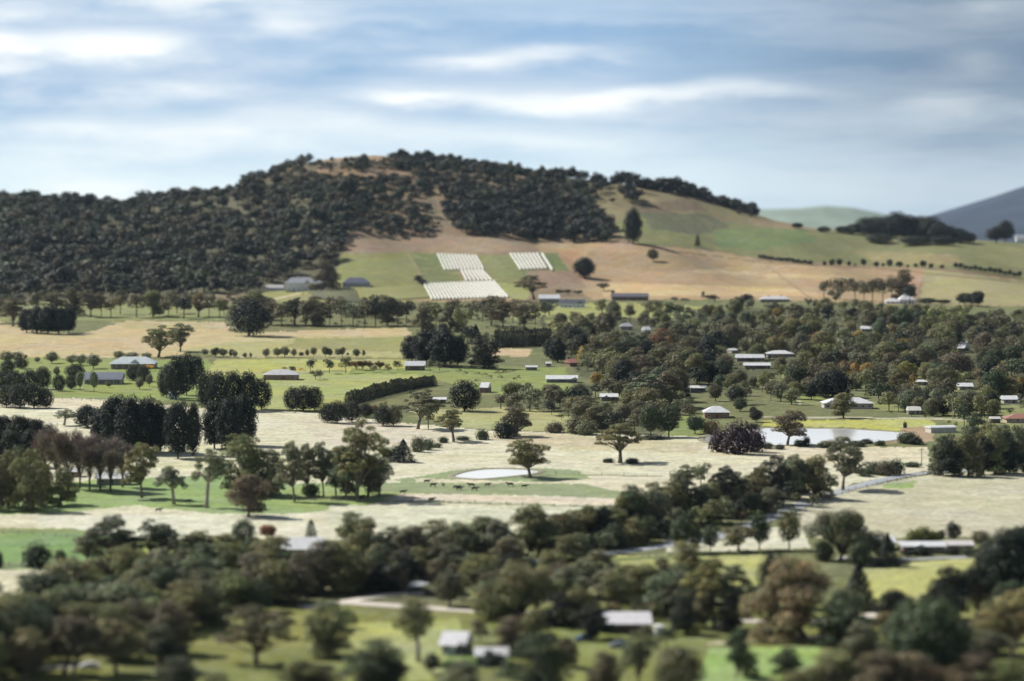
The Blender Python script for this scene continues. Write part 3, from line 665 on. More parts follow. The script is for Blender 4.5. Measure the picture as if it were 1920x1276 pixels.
def house(name, lm, label, x0, x1, yr, yb, roof=(.74, .75, .76), wall=(.30, .2, .15), kind='hip', depth=11, rot=0, cat='house', chim=0, porch=False, fg=None, wins=True, wallf=.52, wing=None, trim=(.75, .75, .72)):
    xc = (x0+x1)/2; X, Y, Z = ground(xc, yb); s = Y/FOC; W = (x1-x0)*s; H = (yb-yr)*s
    eave = .7 if W > 8 else .35; W2 = W-2*eave
    if abs(rot) > .1: W2 = max(3, (W2-abs(math.sin(rot))*depth)/math.cos(rot))
    hw = min(max(H*wallf, 2.2), 4.0 if wallf < .6 else 8.0); hr = max(H-hw, .9)
    root = empty(name, (X, Y+depth/2, Z-.1), rot); tag(root, label, cat)
    if lm: LM.append((lm, xc, yb))
    BLOCKS.append((x0, x1, yr, yb))
    wm = pm('wall_'+cat.replace(' ', '_'), wall, var=.22, scale=.8); rm_key = ('roofm', roof)
    if rm_key not in _mc: _mc[rm_key] = roof_mat('metal_roof', roof)
    rm = _mc[rm_key]; d2 = depth/2
    b = MB(); b.box(-W2/2, W2/2, -d2, d2, -.4, hw)
    if kind == 'gable':
        for sx in (-1, 1): x = sx*(W2/2-.06); b.add([(x-.06*sx,-d2,hw),(x+.058*sx,-d2,hw),(x+.058*sx,d2,hw),(x-.06*sx,d2,hw),(x-.06*sx,0,hw+hr*.94),(x+.058*sx,0,hw+hr*.94)], [(0,1,5,4),(2,3,4,5),(1,2,5),(3,0,4)])
    link('wall', b.mesh('wall', wm), root)
    b = MB(); inset = (d2+eave) if kind == 'hip' else 0; inset = min(inset, W2/2*.8)
    if kind == 'flat':
        b.box(-W2/2-eave, W2/2+eave, -d2-eave, d2+eave, hw+.003, hw+.3); b.add([(-W2/2-eave,-d2-eave,hw+.303),(W2/2+eave,-d2-eave,hw+.303),(W2/2+eave,d2+eave,hw+.3+hr),(-W2/2-eave,d2+eave,hw+.3+hr),(-W2/2-eave,d2+eave,hw+.303),(W2/2+eave,d2+eave,hw+.303)], [(0,1,2,3),(3,2,5,4),(0,3,4),(1,5,2)])
    elif kind == 'curved':
        n = 10; V = []
        for sx in (-1, 1):
            for i in range(n+1): a = math.pi*i/n; V.append((sx*(W2/2+.3), -math.cos(a)*(d2+.3), hw+math.sin(a)*hr))
        b.add(V, [(i, i+1, n+2+i, n+1+i) for i in range(n)]+[tuple(range(n+1)), tuple(range(n+1, 2*n+2))[::-1]])
    else: roof_hip(b, -W2/2-eave, W2/2+eave, -d2-eave, d2+eave, hw+.05, hr, inset)
    if fg is not None: gable_front(b, fg*W2, min(6, W2*.3), -d2-eave-.6, -d2*.1, hw+.06, hr*.62)
    rf = link('roof', b.mesh('roof', rm), root)
    for i in range(chim):
        c = MB(); cx = (-.22+.44*i)*W2; c.box(cx-.45, cx+.45, .3, 1.3, hw+hr*.55, hw+hr+1.1); c.box(cx-.55, cx+.55, .2, 1.4, hw+hr+1.102, hw+hr+1.25)
        link('chimney', c.mesh('chimney', pm('chimney_brick', (.33, .22, .17) if sum(wall) < 1.4 else (.7, .7, .7))), rf)
    if porch:
        b = MB(); y1 = -d2-eave; y0 = y1-2.4
        b.add([(-W2/2-eave,y0,hw-.55),(W2/2+eave,y0,hw-.55),(W2/2+eave,y1,hw-.06),(-W2/2-eave,y1,hw-.06),(-W2/2-eave,y0,hw-.65),(W2/2+eave,y0,hw-.65),(W2/2+eave,y1,hw-.16),(-W2/2-eave,y1,hw-.16)], [(0,1,2,3),(7,6,5,4),(0,4,5,1),(1,5,6,2),(2,6,7,3),(3,7,4,0)])
        link('verandah_roof', b.mesh('verandah_roof', rm), root)
        n = max(3, int(W2/3.5))
        pmesh = MB(); pmesh.box(-.08, .08, -.08, .08, -.3, hw-.62); pmm = pmesh.mesh('verandah_post', pm('post_paint', trim))
        for i in range(n): p = link('verandah_post', pmm, root); p.location = (-W2/2+W2*i/(n-1), y0+.2, 0)
    if wins and W2 > 5:
        n = max(2, min(8, int(W2/3.4))); dn = n//2
        for i in range(n):
            x = -W2/2+W2*(i+.5)/n
            if i == dn:
                d = MB(); d.box(-.48, .48, -.06, -.002, 0, 2.05); o = link('door', d.mesh('door', pm('door_paint', (.10, .07, .05))), root); o.location = (x, -d2, .1)
                hd = MB(); hd.box(.30, .38, -.12, -.061, .95, 1.08); link('handle', hd.mesh('handle', pm('handle_metal', (.5, .5, .5))), o)
            else: window(root, 1.7, 1.2, x, -d2-.002, .85, 0, trim)
        for sx in (-1, 1): window(root, 1.5, 1.2, sx*(W2/2+.002), 0, .85, sx*math.pi/2, trim)
    if wing:       # lower side wing (dx fraction of W, width m, depth m)
        dx, ww, wd = wing; b = MB(); x = dx*W2; b.box(x-ww/2, x+ww/2, -wd, -d2-.003, -.4, hw*.92)
        link('wing_wall', b.mesh('wing_wall', wm), root); b = MB(); y0, y1 = -wd-.5, -.1
        b.add([(x-ww/2-.5,y0,hw*.92+.003),(x+ww/2+.5,y0,hw*.92+.003),(x+ww/2+.5,y1,hw*.92+.003),(x-ww/2-.5,y1,hw*.92+.003),(x,y0,hw*.92+hr*.8),(x,y1,hw*.92+hr*.8)], [(0,4,5,3),(1,2,5,4),(0,1,4),(2,3,5),(3,2,1,0)])
        link('wing_roof', b.mesh('wing_roof', rm), root)
    return root
WHITE = (.66, .67, .68); GREY = (.42, .46, .50); BRICK = (.26, .16, .12); CREAM = (.62, .56, .46); WW = (.74, .75, .76); DARKW = (.12, .10, .09); SLATE = (.17, .19, .24)
H_ = house
H_('farmhouse', 'the wide hip roofed homestead', 'wide homestead with pale blue-grey hip roof and small front gable behind yellow shrubs', 206, 292, 668, 690, (.50, .56, .58), (.22, .18, .16), fg=.05, porch=True, depth=13)
H_('farmhouse', 'the slate roofed farmhouse', 'long low slate roofed farmhouse with white verandah on the left lawn', 156, 230, 697, 719, SLATE, (.30, .28, .27), 'gable', porch=True, depth=10)
H_('brick_house', 'the brick bungalow', 'dark brick bungalow with pale hip roof on the open green lawn', 492, 560, 692, 711, (.55, .55, .56), BRICK, depth=12)
H_('brick_house', 'the small gabled house', 'small dark house with bright white gable roof beside the orange tree', 758, 798, 676, 693, WHITE, (.12, .09, .08), 'gable', depth=8)
H_('white_farmhouse', 'the white vineyard homestead', 'white vineyard homestead with grey roof and tall chimney left of the vines', 533, 620, 521, 545, (.42, .44, .47), WW, 'hip', chim=1, fg=-.02, depth=13, rot=.06, wallf=.66)
H_('white_shed', None, 'low white outbuilding joined to the left of the vineyard homestead', 498, 532, 535, 545, (.55, .52, .52), WW, 'gable', depth=8, cat='shed')
H_('long_shed', 'the slate roofed vineyard shed', 'long slate blue roofed shed right of the vineyard homestead', 641, 694, 521, 538, (.13, .145, .20), (.35, .35, .38), 'hip', depth=14, cat='shed')
H_('barn', 'the bright white barn', 'bright white roofed barn under the dark gum at the foot of the vineyard', 1010, 1050, 553, 568, WHITE, (.25, .24, .24), 'gable', depth=12, cat='barn')
H_('dark_roofed_house', 'the charcoal roofed house', 'charcoal roofed house with white gable edges right of the white barn', 1048, 1098, 562, 577, (.10, .11, .13), WW, 'gable', depth=12, fg=.3, chim=1)
H_('long_house', 'the long brown house', 'long low brown house with flat dark roof below the golden slope', 1146, 1217, 551, 564, (.12, .11, .12), (.14, .09, .08), 'flat', depth=10)
H_('ridge_cottage', 'the flat white cottage', 'flat white roofed cottage with two short chimneys beside the purple trees', 1425, 1482, 556, 567, WHITE, DARKW, 'hip', chim=2, depth=10)
H_('pyramid_roofed_house', 'the pyramid roofed house', 'white house with raised pyramid roof at the edge of the golden slope', 1686, 1716, 552, 570, WHITE, WW, 'hip', depth=14, wallf=.42)
H_('low_wing_house', None, 'low white roofed wing joined left of the pyramid roofed house', 1660, 1689, 560, 570, WHITE, WW, 'hip', depth=10, wallf=.4)
H_('white_roofed_house', 'the hidden white roof', 'thin white roof showing deep in the right woodland', 1615, 1656, 612, 622, WHITE, DARKW, 'gable', depth=9)
H_('steep_gabled_house', 'the steep gabled house', 'steep white gabled house among the gums near the right edge', 1796, 1824, 639, 657, WHITE, (.1, .1, .1), 'gable', depth=12, rot=-.5, wallf=.3)
H_('white_cottage', 'the boxy white cottage', 'small boxy white cottage with two roof levels among central trees', 1203, 1221, 613, 625, WHITE, WW, 'gable', depth=7, rot=.3)
H_('grey_roofed_house', None, 'grey hip roofed house left of the boxy white cottage', 1162, 1188, 606, 619, (.36, .36, .38), (.3, .27, .25), 'hip', depth=9)
H_('white_roofed_house', 'the upper long white roof', 'long white roofed house left of centre in the right woodland', 1380, 1434, 663, 676, WHITE, (.10, .09, .09), 'gable', depth=9)
H_('white_roofed_house', 'the lower long white roof', 'second long white roof directly below the upper one in the right woodland', 1395, 1446, 679, 690, WHITE, (.10, .09, .09), 'gable', depth=9)
H_('white_roofed_house', 'the stepped white roof', 'white hip roofed house right of and above the long white roofs', 1437, 1490, 656, 668, WHITE, (.3, .27, .24), 'hip', depth=11)
H_('white_roofed_shed', None, 'small pale shed up-left of the long white roofs', 1364, 1384, 652, 661, WHITE, (.3, .25, .22), 'gable', depth=7, cat='shed', rot=.4)
H_('gable_ended_house', 'the long gable ended house', 'long white roofed house with dark walls and a wide gable end at centre', 1023, 1084, 703, 716, WHITE, (.13, .14, .18), 'gable', depth=12, fg=.42)
H_('long_shed', None, 'narrow white roofed shed above the orchard', 985, 1008, 686, 693, WHITE, (.2, .18, .16), 'gable', depth=6, cat='shed')
H_('red_roofed_house', 'the red and white house', 'small house with red and white roofs beside the tall golden poplar', 1058, 1084, 672, 686, (.36, .17, .14), (.2, .13, .1), 'gable', depth=9, rot=.35)
H_('white_shed', None, 'pale shed left of the red and white house', 1023, 1034, 678, 686, WHITE, (.2, .18, .18), 'gable', depth=5, cat='shed')
H_('two_roofed_house', 'the double white roof', 'house with two stepped white roofs beside the dark cypress', 899, 922, 716, 735, WHITE, (.2, .13, .12), 'gable', depth=8, rot=-.25)
H_('white_gabled_house', 'the bright gabled roofs', 'cluster of bright white gables below the long gable ended house', 1125, 1160, 737, 750, WHITE, (.2, .18, .17), 'gable', depth=10, fg=-.2)
H_('white_roofed_house', 'the roof beside the pale round tree', 'low white roofed house right of the big pale round tree', 1293, 1325, 722, 733, WHITE, (.12, .12, .12), 'gable', depth=8)
H_('brick_house', 'the brick house by the pond', 'brick house with shining white roof behind the left end of the large pond', 1319, 1370, 761, 783, WHITE, BRICK, 'hip', depth=11)
H_('long_white_roofed_house', 'the long white roofed house', 'large pale house with twin white hip roofs behind the lone round gum', 1543, 1640, 745, 765, WHITE, (.42, .38, .36), 'hip', depth=13, fg=-.36, chim=1)
H_('shed', 'the little shed', 'little pale shed right of the long white roofed house', 1702, 1728, 761, 776, (.7, .68, .64), (.35, .30, .28), 'gable', depth=6, cat='shed')
H_('white_roofed_house', 'the upper right cottage', 'small white roof among autumn trees right of the sloping lawn', 1716, 1742, 711, 721, WHITE, (.3, .27, .24), 'hip', depth=8)
H_('white_roofed_house', 'the square white roof', 'square bright white roof in the far right woodland', 1797, 1826, 717, 730, WHITE, (.3, .27, .24), 'gable', depth=9)
H_('white_roofed_house', 'the edge cottage', 'white roofed cottage nearest the right edge of the woodland', 1880, 1910, 741, 755, WHITE, (.3, .27, .25), 'gable', depth=9)
H_('terracotta_roofed_house', 'the terracotta roof', 'house with terracotta red roof cut by the right edge', 1885, 1960, 775, 792, (.34, .17, .12), (.35, .28, .22), 'hip', depth=11)
H_('small_shed', None, 'small dark fronted shed left of the terracotta roof', 1857, 1877, 780, 792, (.6, .58, .55), (.1, .09, .08), 'gable', depth=5, cat='shed')
H_('greenhouse', 'the curved tunnel shed', 'long pale tunnel shed with curved roof right of the large pond', 1735, 1797, 797, 810, (.68, .70, .68), (.45, .44, .40), 'curved', depth=7, rot=.25, cat='greenhouse', wins=False, wallf=.25)
H_('white_roofed_shed', 'the white roofed shed at lower left', 'white metal roofed shed among gums at the lower left', 528, 605, 1009, 1042, WHITE, (.2, .15, .12), 'gable', depth=10, cat='shed', wallf=.35)
H_('garden_shed', 'the white garden shed', 'white garden shed with angled roof on the front lawn', 822, 888, 1186, 1226, (.60, .60, .64), (.50, .55, .62), 'gable', depth=7, rot=-.25, cat='shed', wallf=.45)
H_('low_shed', None, 'low open shed with pale roof right of the white garden shed', 888, 955, 1222, 1248, (.55, .55, .56), (.08, .08, .09), 'flat', depth=5, cat='shed', wallf=.75)
H_('long_flat_roofed_house', 'the long flat roofed house', 'long dark house with pale flat roof in the trees at lower centre', 1130, 1224, 1158, 1186, (.62, .60, .62), (.12, .07, .06), 'flat', depth=9)
H_('ranch_house', 'the ranch house', 'low white roofed ranch house below the sloping pale paddock', 1690, 1776, 1017, 1036, WHITE, (.25, .18, .15), 'gable', depth=10, fg=-.1)
H_('ranch_outbuilding', None, 'low white roofed outbuilding left of the ranch house', 1630, 1682, 1014, 1030, WHITE, (.10, .09, .09), 'flat', depth=7, cat='shed')
H_('ranch_barn', None, 'pale low barn right of the ranch house', 1778, 1828, 1018, 1034, (.62, .58, .56), (.40, .28, .25), 'gable', depth=9, cat='barn')
H_('white_roofed_shed', 'the shed behind the bare trees', 'white shed glimpsed between the trunks of the bare trees', 178, 242, 884, 908, WHITE, (.3, .3, .3), 'gable', depth=7, cat='shed')
H_('white_roofed_shed', None, 'short white roofed shed left behind the bare trees', 105, 150, 878, 893, WHITE, (.3, .22, .18), 'gable', depth=6, cat='shed')
H_('white_trailer_shed', 'the white box shed', 'white box shed at the foot of the dark cypress hedge', 315, 334, 735, 747, (.72, .78, .85), (.65, .72, .80), 'flat', depth=3, cat='shed', wins=False, wallf=.9)
H_('long_low_roof', None, 'pale low roof behind the paddock gums below the brick bungalow', 805, 838, 744, 755, WHITE, (.2, .18, .16), 'gable', depth=8, cat='house')
H_('ridge_cottage', None, 'white cottage at the far right edge of the ridge', 1905, 1945, 440, 452, WHITE, WW, 'gable', depth=9)
H_('netting_shed', None, 'low dark shed beside the lone tree between the vineyard blocks', 786, 800, 527, 534, (.2, .2, .24), (.1, .1, .12), 'gable', depth=6, cat='shed', wins=False)

LM += [('the small pond', 930, 898), ('the large pond', 1560, 833), ('the netted vines', 880, 562), ('the country road', 1640, 920), ('the left straw paddock', 60, 668),
       ('the pale sloping paddock', 1750, 1004), ('the green strip paddock', 90, 1060), ('the lower green paddock', 1300, 1090), ('the front lawn', 740, 1200), ('the gravel road', 800, 1145),
       ('the orchard lawn', 940, 720), ('the golden slope', 1300, 560), ('the farm road', 1560, 1170), ('the brick bungalow lawn', 650, 740), ('the yellow-green paddock', 1740, 1100),
       ('the wide straw paddock', 560, 830), ('the bottom right lawn', 1450, 1250), ('the left driveway', 120, 1255)]

# ------------------------------------------------------------------ vineyard
NET = plain('vine_net', (.50, .51, .46), .8, var=.35, scale=.6)
VINE = plain('vine_leaf', (.16, .17, .06), .9, var=.4, scale=1.0)
POSTM = pm('post_timber', (.20, .15, .11), var=.3)
def vine_block(tl, tr, br, bl, n, name, label, group, mat, wid, hei, posts=False):
    for i in range(n):
        f = (i+.5)/n; a = (tl[0]+(tr[0]-tl[0])*f, tl[1]+(tr[1]-tl[1])*f); c = (bl[0]+(br[0]-bl[0])*f, bl[1]+(br[1]-bl[1])*f)
        P = [ground(a[0]+(c[0]-a[0])*t, a[1]+(c[1]-a[1])*t) for t in np.linspace(0, 1, 9)]
        o = Vector(P[-1]); R = []; rr = RS.random()
        for j, p in enumerate(P):
            d = (Vector(P[min(j+1, 8)])-Vector(P[max(j-1, 0)])); d.z = 0; d.normalize(); nn = Vector((-d.y, d.x, 0)); q = Vector(p)-o
            hh = hei*(1+.07*math.sin(j*2.1+i)); ww = wid*(1+.08*math.sin(j*3.3+i*1.7))
            R += [q-nn*ww/2+Vector((0,0,.25)), q-nn*ww*.36+Vector((0,0,hh*.75)), q+Vector((0,0,hh)), q+nn*ww*.36+Vector((0,0,hh*.75)), q+nn*ww/2+Vector((0,0,.25))]
        b = MB(); b.add(R, [(j*5+m, j*5+m+1, (j+1)*5+m+1, (j+1)*5+m) for j in range(8) for m in range(4)]+[(0,1,2,3,4), (44,43,42,41,40)])
        root = empty(name, tuple(o)); link('net' if name.startswith('netted') else 'canopy', b.mesh('row', mat), root)
        k = MB()
        for q in (R[2], R[42]): k.box(q.x-.12, q.x+.12, q.y-.12, q.y+.12, q.z-hei-.3, q.z+.15)
        link('end_posts', k.mesh('end_posts', POSTM), root).name = 'trellis_post'
        tag(root, label % NUM[i], 'vine row', group)
NUM = ['leftmost', 'second', 'third', 'fourth', 'fifth', 'sixth', 'seventh', 'eighth', 'ninth', 'tenth', 'eleventh', 'twelfth', 'thirteenth', 'fourteenth', 'fifteenth', 'sixteenth', 'seventeenth', 'eighteenth', 'nineteenth', 'twentieth', 'twenty-first', 'twenty-second', 'twenty-third', 'twenty-fourth', 'twenty-fifth', 'twenty-sixth', 'twenty-seventh', 'twenty-eighth', 'twenty-ninth', 'thirtieth']
vine_block((818, 477), (895, 480), (910, 506), (832, 508), 12, 'netted_vine_row', '%s white netted vine row from the left in the top left block', 'netted rows of the top left block', NET, 2.5, 1.9)
vine_block((862, 507), (906, 507), (926, 527), (872, 528), 7, 'netted_vine_row', '%s white netted vine row from the left in the small middle block', 'netted rows of the small middle block', NET, 2.5, 1.9)
vine_block((793, 534), (928, 528), (956, 559), (808, 563), 22, 'netted_vine_row', '%s white netted vine row from the left in the big lower block', 'netted rows of the big lower block', NET, 2.5, 1.9)
vine_block((954, 477), (1010, 476), (1028, 505), (974, 507), 8, 'netted_vine_row', '%s white netted vine row from the left in the top right block', 'netted rows of the top right block', NET, 2.7, 1.9)
vine_block((1013, 477), (1020, 477), (1040, 508), (1033, 508), 1, 'netted_vine_row', 'single %s netted vine row standing apart right of the top right block', None, NET, 3.0, 2.2)
vine_block((575, 548), (668, 546), (676, 570), (596, 562), 16, 'vine_row', '%s dark green vine row from the left below the vineyard homestead', 'dark vine rows below the homestead', plain('vine_leaf_dark', (.075, .085, .045), .9, var=.4), 1.5, 2.1)
vine_block((675, 545), (790, 535), (806, 560), (700, 566), 20, 'vine_row', '%s yellow-green vine row from the left beside the big netted block', 'yellow-green vine rows', VINE, 1.4, 1.9)

# ------------------------------------------------------------------ fences, poles, cattle, vehicles
def fence(pts, label, name='wire_fence', step=6.0, h=1.2, rails=False, col=(.20, .16, .12)):
    W = []
    for (x1, y1), (x2, y2) in zip(pts[:-1], pts[1:]):
        for t in np.linspace(0, 1, 10, endpoint=False): W.append(Vector(ground(x1+t*(x2-x1), y1+t*(y2-y1))))
    W.append(Vector(ground(*pts[-1]))); o = W[0]; Q = [W[0]]; acc = 0
    for a, b in zip(W[:-1], W[1:]):
        L = (b-a).length
        while acc+L >= step:
            t = (step-acc)/L; a = a.lerp(b, t); Q.append(a.copy()); L = (b-a).length; acc = 0
        acc += L
    Q = Q[:100]; root = empty(name, tuple(o)); pmx = MB(); pmx.box(-.09, .09, -.09, .09, -.3, h+.1); me = pmx.mesh('post', pm('fence_timber', col))
    for q in Q: p = link('post', me, root); p.location = (q.x-o.x, q.y-o.y, float(hgt(q.x, q.y))-o.z)
    for zz in ((.5, .85, 1.15) if rails else (.45, .8, 1.1)):
        b = MB(); b.tube([(q.x-o.x, q.y-o.y, float(hgt(q.x, q.y))-o.z+zz) for q in Q], [.07 if rails else .025]*len(Q), 4)
        link('rail' if rails else 'wire', b.mesh('rail' if rails else 'wire', pm('fence_timber' if rails else 'wire_metal', col if rails else (.3, .3, .3))), root)
    tag(root, label, 'fence')
fence([(-20, 1000), (60, 1002), (150, 1009)], 'post and rail fence along the top of the green strip paddock', 'rail_fence', 5, 1.4, True, (.5, .48, .42))
fence([(100, 748), (205, 752), (300, 752)], 'wire fence between the left lawn and the straw paddock')
fence([(560, 938), (760, 940), (960, 946), (1230, 955)], 'wire fence along the dark strip below the cattle')
fence([(1000, 888), (1120, 890), (1240, 893)], 'wire fence crossing the pale paddock right of the small pond', step=9)
fence([(1500, 958), (1600, 918), (1740, 888)], 'wire fence beside the country road on the sloping paddock', step=9)
fence([(-20, 1060), (100, 1064), (195, 1070)], 'dark wire fence along the bottom of the green strip paddock')
fence([(1180, 1046), (1300, 1042), (1440, 1036)], 'wire fence along the top of the lower green paddock')
fence([(930, 742), (1060, 738)], 'wire fence below the orchard lawn')
fence([(640, 561), (800, 566), (960, 562)], 'wire fence along the foot of the vineyard', step=12)

def pole(x, yb, h, label):
    X, Y, Z = ground(x, yb); s = Y/FOC; H = h*s; root = empty('power_pole', (X, Y, Z)); b = MB(); b.tube([(0, 0, -.5), (0, 0, H)], [.22, .15], 7)
    link('post', b.mesh('pole_post', pm('pole_timber', (.34, .30, .26))), root); b = MB(); b.box(-1.3, 1.3, -.08, .08, H-1.0, H-.82); ca = link('crossarm', b.mesh('crossarm', pm('pole_timber', (.34, .30, .26))), root)
    ins = MB(); ins.tube([(0, 0, 0), (0, 0, .3)], [.07, .05], 6); im = ins.mesh('insulator', pm('insulator', (.6, .6, .62)))
    for q in (-1.15, -.4, .4, 1.15): i = link('insulator', im, ca); i.location = (q, 0, H-.82)
    tag(root, label, 'power pole'); return root
pole(1786, 785, 34, 'timber power pole between the little shed and the tunnel shed')
pole(1217, 684, 26, 'timber power pole among the central woodland trees')
pole(1132, 725, 22, 'timber power pole right of the long gable ended house')
pole(1266, 662, 20, 'timber power pole left of the golden trees in the woodland')
pole(568, 556, 18, 'timber power pole beside the vineyard homestead')
pole(1728, 872, 34, 'timber power pole where the country road meets the right hand gums')

def cow_mesh():
    bm_v = [(0,0,1.0),(.55,0,1.02),(.95,0,1.05),(1.25,0,1.25),(1.5,0,1.32),(1.82,0,1.12),(-.55,0,1.02),(-.9,0,1.08),(-1.02,0,1.15),(-1.1,0,.75),
            (.75,.2,.85),(.78,.22,.45),(.78,.22,.03),(.75,-.2,.85),(.70,-.22,.45),(.70,-.22,.03),(-.8,.2,.85),(-.88,.22,.5),(-.80,.22,.03),(-.8,-.2,.85),(-.94,-.22,.5),(-.86,-.22,.03),
            (1.45,.22,1.42),(1.45,-.22,1.42)]
    E = [(0,1),(1,2),(2,3),(3,4),(4,5),(0,6),(6,7),(7,8),(8,9),(2,10),(10,11),(11,12),(2,13),(13,14),(14,15),(7,16),(16,17),(17,18),(7,19),(19,20),(20,21),(4,22),(4,23)]
    R = [.40,.37,.32,.20,.17,.10,.40,.30,.05,.03,.15,.075,.07,.15,.075,.07,.18,.08,.07,.18,.08,.07,.05,.05]
    me = bpy.data.meshes.new('cow'); me.from_pydata(bm_v, E, []); o = bpy.data.objects.new('cow_src', me); COL.objects.link(o)
    md = o.modifiers.new('skin', 'SKIN'); sub = o.modifiers.new('sub', 'SUBSURF'); sub.levels = 1
    for i, r in enumerate(R): me.skin_vertices[0].data[i].radius = (r, r)
    me.skin_vertices[0].data[0].use_root = True
    dg = bpy.context.evaluated_depsgraph_get(); out = bpy.data.meshes.new_from_object(o.evaluated_get(dg))
    bpy.data.objects.remove(o); out.name = 'cow'; out.materials.clear(); out.materials.append(plain('cow_hide', (.022, .018, .017), .7, var=.3)); return out
COW = cow_mesh()
for (x, y, rz, lab) in ((800, 905, .2, 'black cow nearest the left end of the small pond'), (812, 912, .5, 'black cow just right of the one left of the pond'), (831, 911, -1.2, 'black cow facing away left of the pond'),
        (855, 916, .1, 'black cow of the close pair below the pond, left one'), (861, 918, .3, 'black cow of the close pair below the pond, right one'), (884, 912, 2.9, 'black cow closest below the pond edge'), (890, 919, -.2, 'black cow grazing nearer than the pond-edge cow'),
        (957, 911, 3.0, 'black cow standing below the paddock gum'), (983, 914, .1, 'black cow furthest right of the herd'), (755, 925, .2, 'black cow left of the herd in the tree shade'), (809, 939, .4, 'black cow alone on the pinkish strip below the herd'),
        (679, 935, 1.0, 'black cow under the tall gum cluster, left one'), (690, 930, 1.7, 'black cow under the tall gum cluster, right one'), (297, 959, .1, 'dark cow alone on the pale paddock at left'), (351, 942, .1, 'dark cow lying in shade beside the silvery gum'),
        (914, 911, .6, 'brown-black cow midway between pond cows and paddock gum')):
    X, Y, Z = ground(x, y); o = link('cow', COW, None); o.location = (X, Y, Z); o.rotation_euler = (0, 0, rz); s = RS.uniform(.95, 1.15); o.scale = (s, s, s)
    tag(o, lab, 'cow', 'black cattle grazing in the pale paddock')

def car(x, yb, rz, col, label, van=False):
    X, Y, Z = ground(x, yb); root = empty('parked_car', (X, Y, Z), rz); L, Wd = 4.5, 1.75; b = MB()
    prof = [(-L/2,.35),(-L/2,.85),(-L/2+.9,.95),(-L/2+1.5,1.45),(L/2-1.3,1.45),(L/2-.5,.95),(L/2,.85),(L/2,.35)] if not van else [(-L/2,.35),(-L/2,1.0),(-L/2+.7,1.9),(L/2-.1,1.95),(L/2,.9),(L/2,.35)]
    n = len(prof); V = [(p[0], -Wd/2*(1 if p[1] < 1.2 else .86), p[1]) for p in prof]+[(p[0], Wd/2*(1 if p[1] < 1.2 else .86), p[1]) for p in prof]
    b.add(V, [tuple(range(n)), tuple(range(n, 2*n))[::-1]]+[(i, n+i, n+(i+1) % n, (i+1) % n) for i in range(n)])
    link('body', b.mesh('car_body', pm('car_paint', col, rough=.3, var=.05)), root)
    g = MB(); g.box(-L/2+1.35, L/2-1.15, -Wd/2*.955, Wd/2*.955, 1.0, 1.36); link('side_windows', g.mesh('side_windows', GLASS), root)
    wm = MB(); wm.tube([(0, -.11, 0), (0, .11, 0)], [.33, .33], 14); wmm = wm.mesh('wheel', pm('tyre', (.02, .02, .02)))
    hb = MB(); hb.tube([(0, -.125, 0), (0, .125, 0)], [.18, .18], 8); hm = hb.mesh('rim', pm('rim_metal', (.5, .5, .5)))
    for sx in (-1, 1):
        for sy in (-1, 1): w = link('wheel', wmm, root); w.location = (sx*1.35, sy*(Wd/2-.1), .33); link('rim', hm, w)
    tag(root, label, 'car')
car(1095, 1200, .3, (.04, .08, .17), 'dark blue car parked under the dark trees left of the long flat roofed house')
car(1160, 1213, .1, (.20, .23, .28), 'grey-blue car on the grass below the long flat roofed house')
car(540, 546.5, .1, (.8, .8, .8), 'tiny white car parked before the vineyard homestead')
car(651, 541, .1, (.8, .8, .8), 'tiny white car parked before the slate roofed vineyard shed')
car(1078, 578.5, .1, (.75, .75, .75), 'tiny white car parked before the charcoal roofed house')
car(168, 1252, .2, (.75, .75, .78), 'white car on the driveway under the lower left trees')
# round water tank beside the flat roofed house
X, Y, Z = ground(1236, 1188); root = empty('water_tank', (X, Y, Z)); b = MB(); b.tube([(0,0,0),(0,0,2.1)], [1.35,1.35], 20); link('tank_wall', b.mesh('tank_wall', pm('tank_steel', (.72,.72,.72), rough=.45)), root)
b = MB(); b.tube([(0,0,2.103),(0,0,2.5)], [1.42,.15], 20); link('lid', b.mesh('tank_lid', pm('tank_steel', (.72,.72,.72), rough=.45)), root); tag(root, 'round white water tank right of the long flat roofed house', 'water tank')
# ------------------------------------------------------------------ the plants, placed one by one
def L(kind, col, *items, group=None, label=None, grow=1.0):
    belt = group and group.startswith('belt')
    for it in items:
        k, x, y, h, w = kind, *it[:4]
        if belt: k = RS.choice(['gum', 'bushy', 'gum']); h *= RS.uniform(.82, 1.12); w *= RS.uniform(.9, 1.3); y += RS.uniform(-3, 2)
        if kind == 'small': h *= 1.15
        if y > 1040 and kind in ('gum', 'bushy'): w *= 1.18; h *= 1.05
        if kind == 'bare': w *= 1.45
        T(k, x, y, h*grow, w*grow, it[4] if len(it) > 4 else col, label, group)
# solitary and notable
T('gum', 297, 668, 60, 72, 'olive', 'broad spreading gum tree alone in the left straw paddock, larger of the pair')
T('gum', 338, 658, 52, 52, 'grey-green', 'narrower gum tree behind right of the broad paddock gum')
T('gum', 995, 895, 76, 92, 'olive', 'crooked open-crowned gum beside the small pond')
T('gum', 1163, 867, 78, 90, 'olive', 'spreading lone gum with bushes at its foot in the pale paddock')
T('gum', 1580, 918, 104, 86, 'grey-green', 'tall lone gum tree where the country road begins')
T('gum', 1476, 833, 68, 74, 'brownish', 'many-stemmed brownish gum on the near bank of the large pond')
T('bushy', 1582, 782, 50, 46, 'olive', 'round-topped gum before the long white roofed house')
T('round', 1220, 818, 60, 44, 'dark green', 'left one of the twin dark willows', 'twin willows'); T('round', 1254, 818, 58, 44, 'dark green', 'right one of the twin dark willows', 'twin willows')
LM.append(('the twin willows', 1237, 820))
